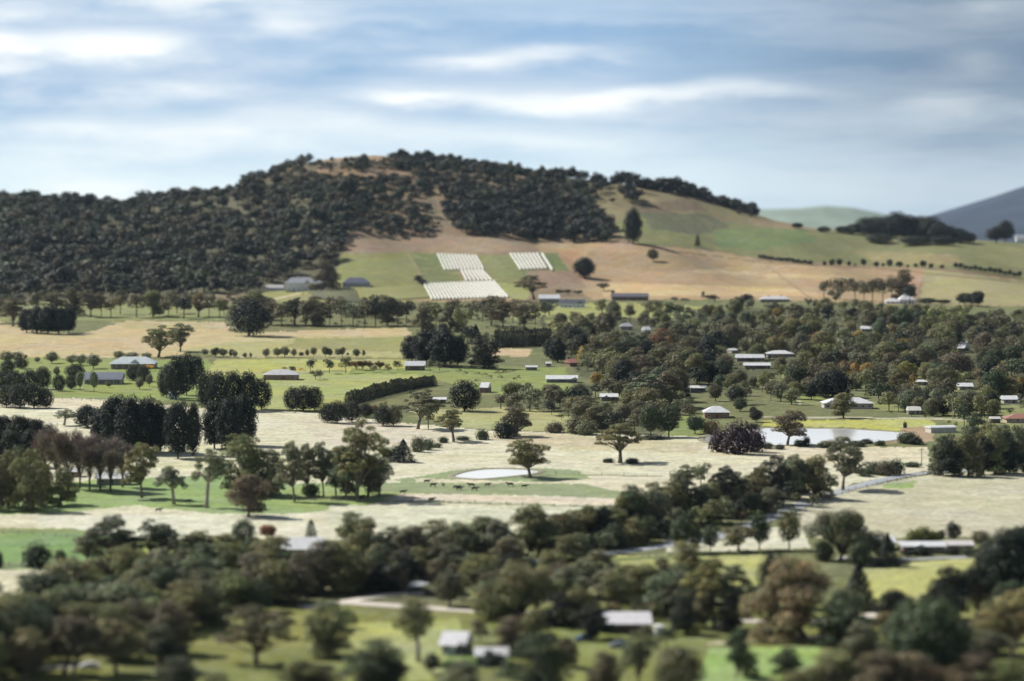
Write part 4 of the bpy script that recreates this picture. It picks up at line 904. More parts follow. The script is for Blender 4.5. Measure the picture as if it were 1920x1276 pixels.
for x, yb, h, w in ((1352, 846, 40, 46), (1384, 850, 56, 62), (1415, 846, 42, 40)): T('shrub', x, yb, h, w, 'purple', None, 'purple bushes by the large pond')
T('pine', 1561, 744, 52, 74, 'blackish green', 'big black dome of a pine behind the long white roofed house')
T('conifer', 756, 865, 44, 50, 'blackish green', 'dark squat conifer standing in the wide straw paddock')
T('cypress', 871, 769, 54, 62, 'blackish green', 'dark rounded cypress left of the double white roof')
T('cypress', 467, 630, 68, 84, 'dark', 'huge dark round tree right of the left straw paddock')
T('pine', 1095, 521, 38, 42, 'dark', 'dark spreading tree alone on the golden slope')
T('round', 1224, 491, 24, 22, 'brownish', 'small round tree alone high on the golden slope')
T('pine', 1187, 457, 66, 36, 'blackish green', 'tall dark narrow tree on the right flank of the hill')
T('poplar', 1308, 462, 22, 12, 'dark', 'small dark tree on the green flank of the hill')
T('gum', 784, 532, 16, 24, 'dark', 'lone dark tree between the vineyard blocks')
T('bushy', 604, 545, 60, 50, 'brownish', 'large brown gum between the vineyard homestead and its shed')
T('gum', 1002, 562, 48, 54, 'brownish', 'brown gum leaning left beside the bright white barn')
T('conifer', 892, 644, 36, 34, 'blackish green', 'dark pointed conifer beside the long dark hedge')
T('orchard', 765, 675, 17, 16, 'golden', 'golden yellow tree behind the small gabled house')
T('orchard', 564, 699, 12, 15, 'yellow', 'yellow tree right of the brick bungalow')
T('orchard', 248, 690, 11, 17, 'yellow', 'small yellow shrub before the wide hip roofed homestead'); T('orchard', 280, 694, 13, 22, 'yellow', 'larger yellow shrub right of the homestead gable')
T('poplar', 1092, 684, 38, 26, 'golden', 'golden flame-shaped poplar beside the red and white house')
T('bushy', 1245, 672, 58, 60, 'russet', 'large russet-gold tree in the central woodland')
T('poplar', 1255, 668, 40, 26, 'orange', 'orange poplar before the large russet tree')
T('round', 1272, 728, 36, 46, 'tan', 'big pale tan round tree in the central woodland')
T('round', 1530, 648, 24, 30, 'orange', 'orange-brown tree in the upper right woodland')
T('round', 1597, 642, 14, 34, 'yellow', 'bright yellow crown deep in the right woodland')
T('poplar', 1575, 690, 22, 16, 'orange', 'small orange poplar in the right woodland'); T('poplar', 1604, 712, 34, 36, 'golden', 'golden tree behind the big black pine dome')
T('bushy', 1655, 636, 42, 34, 'silvery', 'silver-green tree standing out in the right woodland')
T('poplar', 1710, 735, 34, 26, 'golden', 'golden tree beside the sloping lawn at right'); T('poplar', 1684, 738, 30, 24, 'tan', 'tan poplar left of the golden one by the lawn')
T('shrub', 1853, 873, 14, 26, 'yellow', 'bright yellow bush under the right-hand gums')
T('round', 502, 1008, 26, 34, 'red', 'red-leaved tree left of the white roofed shed'); T('cypress', 457, 1018, 44, 46, 'dark green', 'dark ball-shaped tree left of the red-leaved tree')
T('poplar', 583, 1014, 42, 26, 'dark green', 'dark upright tree right behind the white roofed shed')
T('shrub', 70, 1062, 44, 56, 'dark', 'large dark bush on the green strip paddock'); T('small', 113, 1060, 32, 26, 'dark green', 'dark small tree right of the large dark bush')
T('shrub', 140, 1064, 12, 34, 'dark'); T('shrub', -2, 1064, 32, 16, 'dark')
T('gum', 266, 932, 108, 78, 'olive', 'olive gum with clear trunk right of the bare trees')
T('pale_gum', 326, 944, 76, 64, 'silvery', 'wispy silver-leaved young gum in the green shade')
T('pale_gum', 387, 951, 116, 72, 'grey-green', 'tall white-stemmed gum in the green shade')
T('bushy', 470, 925, 118, 112, 'olive', 'massive grey-green gum crown left of the gum cluster'); T('bushy', 465, 967, 84, 84, 'brownish', 'dark rounded gum directly before the massive gum')
T('bushy', 505, 930, 90, 60, 'grey-green', 'gum crown tucked behind right of the massive gum')
G1 = 'tall gums in the middle cluster'
L('gum', 'grey-green', (553, 939, 118, 62), (580, 930, 104, 50), (607, 929, 106, 48), (630, 927, 92, 50), (650, 936, 108, 52), (712, 929, 84, 58), (690, 925, 70, 46), group=G1)
T('gum', 668, 936, 158, 104, 'olive', 'tallest gum of the middle cluster with high domed top', G1); T('bushy', 648, 933, 92, 70, 'dark green', None, G1); T('bushy', 690, 930, 84, 60, 'grey-green', None, G1)
T('shrub', 583, 929, 26, 34, 'dark green', 'dark shrub between the trunks of the middle gum cluster')
LM.append(('the tallest middle gum', 668, 936))
# left: bare trees, olive gums, pines
G2 = 'tall leafless purple-brown trees'
L('bare', 'mauve', (85, 902, 108, 44), (106, 905, 112, 46), (128, 915, 116, 46), (150, 914, 108, 40), (168, 920, 122, 48), (188, 917, 110, 42), (207, 921, 116, 52), (230, 912, 98, 46), group=G2)
L('bushy', 'olive', (14, 950, 112, 66), (50, 957, 122, 64), (78, 948, 84, 50, 'yellow-green'), (112, 946, 74, 54), (32, 930, 100, 60, 'dark green'), (-14, 955, 100, 60, 'brownish'), group='olive gums at the left edge')
T('pale_gum', 120, 796, 34, 44, 'silvery', 'pale feathery gum poking up above the bare trees')
G3 = 'black pines left of centre'
L('pine', 'blackish green', (164, 800, 42, 52), (196, 832, 74, 60), (216, 842, 104, 58), (246, 848, 106, 62), (277, 848, 104, 62), (300, 846, 92, 50), (334, 858, 108, 54), (402, 840, 92, 50), (431, 847, 104, 56), (458, 834, 96, 52), (362, 852, 98, 32, 'dark'), group=G3)
L('pine', 'dark', (8, 832, 54, 54), (36, 838, 62, 46), (64, 838, 56, 48), (-20, 840, 74, 50), (56, 874, 70, 46), (20, 880, 76, 50), (92, 860, 66, 36), (-16, 885, 80, 44), group='dark pines at the far left')
LM.append(('the black pines', 300, 850)); LM.append(('the bare trees', 160, 918))
L('cypress', 'dark', (12, 762, 40, 42), (38, 764, 44, 44), (64, 764, 44, 44), (86, 764, 36, 30), group='round dark cypresses at the left edge of the straw')
L('cypress', 'dark', (5, 728, 34, 34), (28, 730, 36, 38), (54, 731, 38, 38), (80, 728, 40, 34), (110, 732, 30, 26), (14, 700, 26, 30), (140, 706, 24, 40), (40, 690, 20, 28), (133, 728, 26, 24), group='dark cypresses beside the slate roofed farmhouse')
L('small', 'grey-green', (97, 680, 19, 27), (70, 679, 10, 12), (135, 682, 16, 24), (152, 684, 18, 24), (175, 690, 24, 30), (12, 680, 20, 30), (32, 678, 18, 24), (106, 705, 17, 14), (150, 731, 32, 18), (176, 734, 36, 16), (262, 729, 20, 17), (203, 725, 10, 12), (280, 724, 22, 14), (222, 672, 14, 20), (246, 672, 12, 30), (274, 673, 12, 20), (48, 672, 8, 8), group='small garden trees around the left farmhouses')
L('cypress', 'blackish green', (250, 712, 26, 30), (270, 714, 28, 26), group='dark bushes behind the slate roofed farmhouse')
L('cypress', 'blackish green', (312, 744, 58, 34), (330, 748, 78, 44), (350, 740, 74, 40), (368, 724, 56, 34), group='dark cypress hedge left of the house drive')
L('cypress', 'blackish green', (388, 765, 66, 40), (410, 768, 70, 44), (436, 769, 72, 48), (464, 768, 70, 46), (490, 766, 56, 40), group='dark cypress hedge right of the house drive')
L('cypress', 'blackish green', (548, 768, 42, 34), (569, 770, 45, 42), (590, 768, 43, 34), group='clipped cypress block below the brick bungalow')
LM.append(('the clipped cypress block', 569, 770)); LM.append(('the cypress hedges', 420, 770))
L('cypress', 'dark', (614, 791, 36, 34), (632, 792, 40, 40), (660, 790, 38, 38), (686, 782, 26, 28), (718, 797, 36, 38), (738, 797, 38, 34, 'brownish'), group='rounded dark bushes along the straw paddock')
T('round', 702, 778, 20, 22, 'russet', 'small russet tree among the rounded dark bushes')
for i in range(30):
    f = i/29; T('hedge_conifer', 652+160*f**.92, 760-38*f-4*math.sin(f*3), 30-7*f+RS.uniform(-4, 3), 19, 'blackish green', None, 'sloping row of clipped conifers')
LM.append(('the sloping conifer row', 730, 745))
L('gum', 'grey-green', (783, 803, 74, 70), (803, 803, 52, 46, 'brownish'), (851, 827, 64, 58, 'olive'), group='open gums at the top of the wide straw paddock')
L('shrub', 'dark green', (905, 823, 19, 27), (800, 842, 22, 28, 'grey-green'), (783, 846, 28, 30, 'grey-green'), (832, 829, 12, 20), (728, 862, 22, 30), (745, 862, 30, 24, 'bluish green'), (818, 838, 10, 22, 'grey-green'), (1040, 810, 20, 38, 'brownish'), (1080, 812, 30, 40, 'brownish'), (1100, 814, 26, 44, 'grey-green'), (945, 820, 32, 42, 'dark'), (1140, 866, 9, 22, 'dark'), (1185, 868, 11, 30, 'dark'), (868, 824, 8, 30), (1225, 822, 8, 60, 'dark'), group='bushes on the edge of the pale paddocks')
T('bushy', 965, 818, 62, 58, 'brownish', 'piled brown-grey tree mass at the top of the pale paddock')
L('bushy', 'brownish', (1085, 800, 62, 66), (1118, 808, 52, 60), (1150, 812, 44, 50, 'dark'), (1190, 812, 40, 40), group='brown gums left of the twin willows')
T('round', 1303, 812, 34, 36, 'dark green', 'round green bush-tree right of the twin willows'); T('shrub', 1332, 812, 27, 36, 'tan', 'tan bush beside the large pond')
T('round', 1388, 770, 26, 26, 'dark green'); T('round', 1418, 790, 24, 26, 'dark', 'dark round bush above the large pond'); T('round', 1412, 775, 14, 14, 'dark')
L('shrub', 'dark', (1410, 803, 10, 30), (1500, 836, 14, 22), (1512, 836, 18, 16), (1600, 832, 8, 20), (1625, 830, 9, 24), (1700, 830, 22, 40, 'dark green'), (1716, 832, 14, 30), (1697, 801, 12, 8, 'dark green'), (1560, 833, 7, 20), (1550, 832, 6, 18), group='low bushes round the large pond')
# mid left small rows
R1 = 'row of small trees along the fence above the lawn'
L('small', 'grey-green', (440, 670, 13, 11), (459, 670, 9, 9, 'brownish'), (470, 669, 8, 6), (499, 669, 15, 15), (520, 668, 15, 18), (534, 668, 17, 20, 'brownish'), (551, 668, 14, 12), (565, 668, 9, 10), (576, 668, 13, 9, 'brownish'), (588, 667, 16, 13, 'olive'), (610, 668, 18, 15, 'dark green'), (618, 668, 15, 12, 'dark green'), (633, 667, 13, 13), (642, 667, 16, 14, 'brownish'), (652, 666, 6, 6), (668, 669, 14, 16, 'dark green'), (682, 668, 12, 7, 'russet'), (404, 668, 16, 20, 'dark'), (418, 668, 14, 18, 'brownish'), (384, 666, 12, 14), (434, 668, 13, 12, 'dark'), group=R1)
L('bushy', 'dark green', (582, 696, 25, 24, 'dark'), (618, 699, 29, 28), (648, 699, 32, 28, 'olive'), (549, 697, 13, 20, 'dark'), (592, 711, 20, 22, 'brownish'), (600, 709, 16, 20, 'olive'), (534, 692, 6, 10), (728, 697, 18, 16, 'tan'), (745, 694, 20, 18, 'dark'), (806, 696, 26, 20, 'grey-green'), (824, 694, 18, 20, 'brownish'), (700, 697, 14, 16, 'brownish'), group='garden trees between brick bungalow and gabled house')
L('bare', 'russet', (668, 692, 18, 14), (680, 693, 20, 16), (694, 691, 17, 14), (712, 692, 18, 14), (660, 690, 15, 12), group='thin russet saplings between the two houses')
L('pine', 'blackish green', (772, 676, 48, 44), (800, 682, 66, 58), (832, 686, 68, 60), (858, 684, 56, 44), group='great dark pines behind the small gabled house')
LM.append(('the great dark pines', 815, 686))
L('bushy', 'brownish', (918, 690, 62, 62, 'dark'), (905, 690, 40, 34), group='brown-black gum by the great pines')
for i in range(19): T('hedge_conifer', 930+5.6*i, 650-.2*i+RS.uniform(-1, 1), 32+RS.uniform(-2, 2), 15, 'blackish green', None, 'long dark hedge behind the tan strip')
L('orchard', 'grey-green', (895, 706, 12, 14), (908, 708, 12, 14), (934, 706, 14, 16, 'russet'), (948, 704, 13, 18, 'russet'), (918, 712, 12, 14), (895, 718, 10, 14), (860, 702, 13, 14), (873, 706, 14, 13), (874, 694, 12, 15), (890, 690, 12, 16, 'tan'), (965, 716, 12, 9, 'dark'), (973, 714, 14, 8, 'dark'), (938, 712, 11, 12), (852, 690, 13, 14, 'tan'), (1125, 714, 10, 12, 'dark'), (1139, 715, 12, 12, 'dark'), (960, 700, 10, 12, 'russet'), group='small orchard trees on the central lawn')
# belt below the hill
B1 = 'belt of gums above the left straw paddock'
L('gum', 'brownish', (-6, 606, 50, 44), (24, 612, 64, 50), (66, 594, 46, 44), (104, 592, 46, 44), (140, 593, 48, 46), (170, 596, 56, 50), (190, 594, 44, 34), (208, 593, 44, 32, 'tan'), (226, 592, 44, 32), (256, 594, 50, 40), (287, 597, 54, 44, 'olive'), (300, 594, 46, 34), (316, 595, 50, 42), (345, 599, 46, 42, 'dark'), (332, 588, 48, 36), (372, 596, 50, 40, 'tan'), (392, 598, 42, 32), (412, 598, 40, 28, 'olive'), (420, 592, 36, 26), group=B1)
LM.append(('the belt of gums', 250, 598))
L('pine', 'blackish green', (50, 624, 46, 34), (70, 626, 52, 38), (90, 627, 54, 38), (110, 627, 52, 38), (129, 625, 48, 30), group='block of black pines in the left straw paddock')
B2 = 'belt of gums above the middle straw paddock'
L('gum', 'brownish', (478, 600, 54, 58, 'olive'), (508, 610, 52, 42), (528, 611, 52, 44), (552, 612, 54, 42, 'dark'), (574, 611, 50, 40), (596, 612, 56, 48), (618, 612, 52, 40), (640, 612, 52, 38), group=B2)
L('bushy', 'brownish', (662, 613, 52, 42, 'grey-green'), (684, 613, 50, 40), (704, 613, 54, 42, 'dark'), (726, 613, 52, 44), (745, 612, 50, 42), (762, 611, 46, 36, 'dark'), (715, 600, 42, 40, 'dark'), (690, 600, 40, 34), (500, 580, 24, 40, 'dark'), group=B2)
B3 = 'gums along the foot of the vineyard'
L('bushy', 'brownish', (792, 628, 56, 44), (818, 616, 48, 46, 'olive'), (842, 622, 52, 50), (866, 628, 52, 46, 'olive'), (884, 600, 36, 40), (800, 600, 34, 36), (850, 598, 36, 44), (830, 640, 36, 40, 'dark'), (876, 648, 40, 36, 'dark'), group=B3)
L('gum', 'brownish', (921, 612, 60, 54), (944, 616, 56, 48), (962, 606, 44, 46), (982, 618, 56, 58), (1004, 610, 44, 40), (905, 604, 46, 42), group=B3)
L('bushy', 'dark', (1030, 592, 26, 40, 'bluish green'), (1022, 596, 24, 26, 'bluish green'), (1132, 546, 16, 30), (1150, 553, 8, 12), (1065, 553, 10, 22), (1084, 554, 10, 22), (1050, 554, 12, 24), (1330, 566, 14, 22), (1340, 566, 12, 26), (1265, 566, 10, 20, 'brownish'), (1285, 568, 9, 22, 'brownish'), (1318, 566, 20, 8), group='dark bushes at the foot of the golden slope')
L('round', 'purple', (1382, 580, 22, 30), (1400, 578, 26, 30), (1370, 582, 14, 20), group='purple-leaved trees left of the flat white cottage')
# right knoll trees
L('bushy', 'brownish', (1545, 560, 36, 36), (1570, 562, 44, 44), (1603, 564, 44, 44), (1636, 566, 42, 34), (1655, 566, 44, 34), (1688, 566, 62, 46), (1706, 572, 40, 34, 'dark'), (1620, 566, 38, 30), (1672, 564, 46, 30), group='gums on the knoll above the pyramid roofed house')
LM.append(('the knoll gums', 1620, 566))
L('round', 'dark', (1808, 572, 22, 30), (1822, 574, 24, 30), (1834, 576, 30, 26), (1739, 571, 12, 40, 'dark green'), (1770, 570, 8, 30), group='weeping bushes on the right slope')
# fence-line trees on the right slope
for i in range(17): T('small', 1425+RS.uniform(-1, 1)+i*6.0, 486+i*.75, 8+RS.uniform(-1, 2), 9, 'dark', None, 'left part of the dark hedge line on the right slope')
L('small', 'dark', (1546, 500, 9, 8), (1560, 501, 13, 12), (1574, 501, 14, 12), (1592, 501, 10, 8), (1603, 501, 6, 5), (1619, 501, 14, 12), (1643, 503, 11, 12), (1656, 502, 8, 7), (1668, 503, 15, 12), (1686, 503, 11, 16), (1702, 503, 6, 6), (1717, 503, 8, 9), (1731, 504, 14, 13), (1746, 506, 11, 10), (1766, 505, 7, 11), group='scattered small trees along the slope fence')
for i in range(14): T('small', 1792+i*9.2, 504+i*1.35, 11+RS.uniform(-2, 3), 10, 'dark', None, 'right part of the dark hedge line on the right slope')
# ridge skyline groups
L('cypress', 'dark', (1545, 436, 8, 20), (1580, 438, 10, 22), (1600, 440, 14, 24), (1622, 442, 24, 30), (1640, 444, 26, 30), (1660, 446, 28, 34), (1680, 448, 36, 38), (1702, 449, 32, 34), (1724, 450, 32, 36), (1745, 452, 32, 36), (1762, 454, 26, 30), (1782, 455, 22, 26), (1800, 456, 20, 26), (1818, 456, 14, 20), (1650, 456, 12, 40), (1720, 460, 12, 50), (1770, 460, 12, 40), group='dark trees along the right ridge', grow=1.35)
LM.append(('the right ridge', 1700, 450))
T('round', 1868, 456, 30, 40, 'dark', 'left of the two broad trees on the ridge near the right edge'); T('round', 1885, 455, 40, 34, 'dark', 'right of the two broad trees on the ridge near the right edge')
T('round', 1495, 430, 12, 22, 'dark', 'small round tree alone on the ridge saddle')

# ---- diagonal avenue and lower trees
for i in range(23):
    f = i/22; x = 1010+512*f
    T('bushy' if i % 3 else 'gum', x, 1040-108*f+RS.uniform(-5, 5), RS.uniform(70, 94)+8*math.sin(i*1.7), RS.uniform(54, 72), RS.choice(['olive', 'grey-green', 'dark green', 'olive', 'dark']), None, 'avenue of gums along the country road')
for i in range(16):
    f = i/15; x = 1070+390*f
    T('bushy', x+9, 1046-92*f, RS.uniform(40, 54), RS.uniform(40, 54), RS.choice(['olive', 'dark green', 'dark', 'grey-green']), None, 'low front row of the avenue gums')
for i in range(12):
    f = i/11; x = 1100+400*f
    T('bushy', x, 1020-95*f, RS.uniform(52, 66), 54, RS.choice(['dark', 'dark green', 'brownish']), None, 'shaded back row of the avenue gums')
L('gum', 'grey-green', (1286, 925, 56, 50), (1314, 918, 54, 44), (1268, 930, 54, 40), group='open gums rising behind the avenue')
LM.append(('the gum avenue', 1250, 985))
L('bushy', 'olive', (985, 1042, 98, 84), (1018, 1030, 70, 60, 'dark'), (905, 1046, 80, 76, 'grey-green'), (940, 1052, 78, 70, 'grey-green'), (870, 1050, 74, 60, 'grey-green'), (800, 1052, 80, 74, 'olive'), (760, 1060, 74, 70, 'brownish'), (695, 1040, 74, 64, 'olive'), (655, 1030, 76, 76, 'olive'), (722, 1046, 60, 50, 'dark green'), (835, 1066, 66, 60, 'brownish'), (1060, 1060, 60, 60, 'olive'), group='gums below the pale central paddock')
L('bushy', 'brownish', (600, 1110, 96, 90), (650, 1106, 90, 80, 'olive'), (560, 1112, 80, 66), (700, 1096, 74, 60, 'dark green'), (760, 1110, 76, 70, 'dark'), (530, 1100, 70, 60, 'dark green'), (740, 1100, 56, 44, 'yellow-green'), (880, 1096, 60, 50, 'dark'), (630, 1060, 40, 50, 'olive'), (815, 1108, 62, 50, 'brownish'), group='gums above the gravel road')
T('round', 843, 1135, 64, 60, 'brownish', 'round bronze-topped tree beside the gravel road')
L('weeping', 'olive', (985, 1158, 104, 140), (930, 1150, 84, 70, 'brownish'), group='huge spreading gum right of the bronze tree')
L('bushy', 'brownish', (1100, 1120, 72, 74, 'grey-green'), (1130, 1126, 62, 60, 'grey-green'), (1055, 1120, 66, 60, 'brownish'), (1195, 1140, 84, 80, 'olive'), (1230, 1140, 74, 70, 'grey-green'), (1170, 1128, 70, 60, 'olive'), (1090, 1170, 70, 70, 'olive'), (1110, 1196, 60, 60, 'dark'), (1040, 1172, 60, 80, 'dark'), (1265, 1156, 66, 60, 'brownish'), group='gums behind the long flat roofed house')
L('bushy', 'dark', (1285, 1188, 66, 52), (1322, 1176, 60, 56, 'brownish'), (1360, 1184, 70, 56), group='dark trees right of the long flat roofed house')
L('gum', 'olive', (1340, 1178, 132, 82), (1376, 1176, 118, 66, 'grey-green'), group='tall mottled gums before the lower green paddock')
L('small', 'dark green', (1277, 1036, 60, 42), (1303, 1034, 42, 26), (1332, 1034, 44, 34), (1424, 1030, 62, 42), (1480, 1030, 68, 42, 'olive'), group='row of garden trees at the top of the lower green paddock')
T('poplar', 1277, 1022, 50, 24, 'russet', 'russet-topped tree at the left end of the paddock row')
T('gum', 1385, 1032, 52, 76, 'olive', 'umbrella-shaped tree in the row above the lower green paddock')
T('weeping', 1575, 1050, 98, 132, 'grey-green', 'great weeping gum above the tan trees')
L('shrub', 'dark green', (1612, 1060, 50, 44), (1545, 1050, 40, 40), group='bushes below the great weeping gum')
T('conifer', 1664, 1060, 64, 52, 'dark', 'dark pointed conifer before the ranch house'); T('shrub', 1725, 1040, 16, 40, 'dark'); T('shrub', 1785, 1038, 14, 40, 'dark')
L('shrub', 'yellow-green', (1712, 1014, 22, 34), (1732, 1014, 26, 40), (1752, 1014, 20, 30), group='yellow-green shrubs behind the ranch house')
L('small', 'dark', (1788, 1016, 34, 30), (1765, 1014, 20, 16), (1838, 1024, 28, 36, 'brownish'), group='dark small trees behind the ranch house')
T('conifer', 1610, 1142, 92, 78, 'blackish green', 'black pointed tree behind the big tan gum'); T('cypress', 1452, 1136, 96, 70, 'dark', 'dark rounded tree behind left of the big tan gum')
T('bushy', 1510, 1194, 156, 170, 'tan', 'big tan and olive gum, largest tree at lower right'); T('bushy', 1143, 1198, 34, 40, 'dark green'); T('bushy', 1214, 1200, 30, 34, 'brownish'); T('bushy', 870, 1236, 36, 34, 'dark'); T('small', 1700, 1044, 16, 26, 'dark'); T('small', 1815, 1042, 16, 30, 'dark green'); T('poplar', 1452, 1188, 90, 34, 'dark', 'dark upright tree before the big tan gum'); T('bushy', 1575, 1178, 80, 70, 'olive'); T('bushy', 1600, 1165, 60, 56, 'tan')
LM.append(('the big tan gum', 1510, 1194))
# bottom row
L('gum', 'brownish', (480, 1244, 112, 122), label='lone spreading bronze gum on the front grass')
L('gum', 'olive', (218, 1262, 104, 98), label='forked olive gum near the bottom left corner')
L('gum', 'brownish', (136, 1268, 108, 76), label='dark-stemmed brown gum left of the forked olive gum')
L('bushy', 'dark', (30, 1258, 130, 96, 'dark green'), (-20, 1265, 120, 80), (75, 1240, 90, 70, 'dark green'), group='dark gums in the bottom left corner')
T('bushy', 620, 1232, 108, 96, 'olive', 'layered olive gum left of the front lawn'); T('bushy', 690, 1292, 96, 116, 'dark green', 'large dark gum at the bottom of the front lawn'); T('bushy', 602, 1298, 56, 90, 'brownish')
T('pale_gum', 785, 1240, 122, 92, 'olive', 'pale-trunked gum at the right of the front lawn')
T('bushy', 1022, 1310, 134, 128, 'dark green', 'great dark round tree cut by the bottom edge'); T('small', 810, 1262, 40, 36, 'dark')
T('bushy', 960, 1225, 74, 76, 'brownish'); T('bushy', 1060, 1250, 60, 50, 'brownish'); T('bushy', 925, 1262, 50, 44, 'dark'); T('bushy', 900, 1205, 50, 44, 'brownish')
T('gum', 1196, 1285, 104, 78, 'grey-green', 'grey open gum at the bottom, left of the dark dome'); T('round', 1272, 1305, 92, 98, 'brownish', 'dark dome-shaped tree at the bottom centre right'); T('bushy', 1378, 1268, 94, 64, 'dark green', 'neat dark lollipop gum on the bottom right lawn')
T('pine', 1740, 1290, 170, 180, 'dark green', 'huge dark pine at the bottom right'); T('bushy', 1620, 1260, 100, 90, 'grey-green'); 
L('bushy', 'dark', (1790, 1160, 100, 76), (1830, 1150, 92, 70), (1760, 1176, 80, 60), group='dark gums behind the huge dark pine')
L('pine', 'dark', (1895, 1110, 122, 110), (1860, 1090, 80, 70), (1925, 1080, 100, 80), group='black trees on the right edge below the sloping paddock')
T('gum', 1895, 1240, 142, 118, 'tan', 'light tan gum at the right edge')
L('bushy', 'olive', (1560, 1312, 92, 110), (1640, 1316, 100, 110, 'brownish'), (1725, 1318, 94, 120, 'brownish'), (1810, 1310, 84, 110, 'brownish'), (1890, 1316, 80, 110, 'olive'), (1495, 1318, 60, 80, 'olive'), group='tree tops along the bottom right edge')
L('bushy', 'grey-green', (1700, 1222, 60, 60), (1660, 1200, 54, 50, 'tan'), group='gums left of the huge dark pine')
# right edge gums by the road
L('bushy', 'dark', (1762, 890, 76, 54, 'dark green'), (1790, 892, 70, 50), (1815, 890, 84, 56, 'olive'), (1842, 888, 74, 46), (1866, 888, 92, 58, 'olive'), (1894, 886, 80, 52), (1918, 884, 84, 50, 'dark green'), (1850, 870, 80, 54, 'olive'), (1880, 862, 70, 60, 'grey-green'), (1825, 866, 70, 50, 'dark green'), group='dense gums at the end of the country road')
LM.append(('the road-end gums', 1840, 890))
L('shrub', 'dark green', (1640, 888, 22, 40), (1660, 890, 26, 40, 'brownish'), (1680, 888, 26, 34), (1622, 892, 16, 30), (1710, 874, 10, 34), (1500, 922, 18, 40, 'brownish'), group='bushes on the far verge of the country road')
L('gum', 'olive', (205, 1062, 98, 78, 'dark green'), (160, 1060, 66, 56, 'grey-green'), (238, 1066, 72, 60, 'dark green'), (282, 1058, 86, 58, 'dark green'), (312, 1058, 80, 46, 'grey-green'), (345, 1062, 62, 56, 'dark green'), (385, 1060, 66, 66, 'olive'), (420, 1062, 62, 66, 'olive'), (505, 1072, 70, 66, 'olive'), (465, 1066, 60, 54, 'dark green'), group='gums along the lower edge of the straw paddock')
LM.append(('the lone bronze gum', 480, 1244))

L('shrub', 'dark green', (1545, 838, 12, 26), (1575, 837, 10, 24), (1612, 836, 11, 26), (1650, 834, 10, 24), (1440, 840, 12, 22), (1462, 841, 10, 20), group='low bushes round the large pond')

L('bushy', 'olive', (560, 1300, 66, 70), (745, 1292, 58, 66, 'dark green'), (860, 1300, 60, 70, 'grey-green'), (1135, 1290, 66, 64, 'brownish'), (1470, 1262, 50, 52, 'dark green'), (330, 1290, 60, 70, 'dark green'), (415, 1302, 44, 60), (640, 1176, 40, 40, 'grey-green'), (1010, 1196, 56, 54), (1250, 1216, 40, 40, 'dark green'), group='gums scattered along the bottom lawns')

# ---- woodland filled between the hand-placed trees
def blocked(x, yb, h, w):
    for (a, b, t, u) in BLOCKS:
        if yb > u-1 and x+w*.42 > a and x-w*.42 < b and yb-h < u-2: return True
    return False
def scatter(poly, n, kinds, cols, hm, wr, sep, group, minh=0, tries=60):
    xs = [p[0] for p in poly]; ys = [p[1] for p in poly]; done = []; k = 0
    for _ in range(n*tries):
        if k >= n: break
        x = RS.uniform(min(xs), max(xs)); y = RS.uniform(min(ys), max(ys))
        if not in_poly(np.array([x]), np.array([y]), poly)[0]: continue
        s = FOC/max(FOC*CAM_H/(y-HOR), 1); kd = RS.choice(kinds); h = RS.uniform(*hm)*s; w = h*RS.uniform(*wr)
        if kd == 'poplar': w *= .55
        if blocked(x, y, h, w): continue
        if any(abs(x-q[0]) < (w+q[2])*sep*.5 and abs(y-q[1]) < (w+q[2])*sep*.22 for q in done): continue
        if any(abs(x-q['x']) < (w+q['w'])*.22 and abs(y-q['y']) < 3.5 for q in PLANTS): continue
        done.append((x, y, w)); k += 1
        T(kd, x, y, h, w, RS.choice(cols), None, group)
    return k
MIX = ['brownish', 'brownish', 'olive', 'olive', 'grey-green', 'dark green', 'dark', 'brownish']
AUT = ['golden', 'tan', 'russet', 'yellow-green', 'tan']
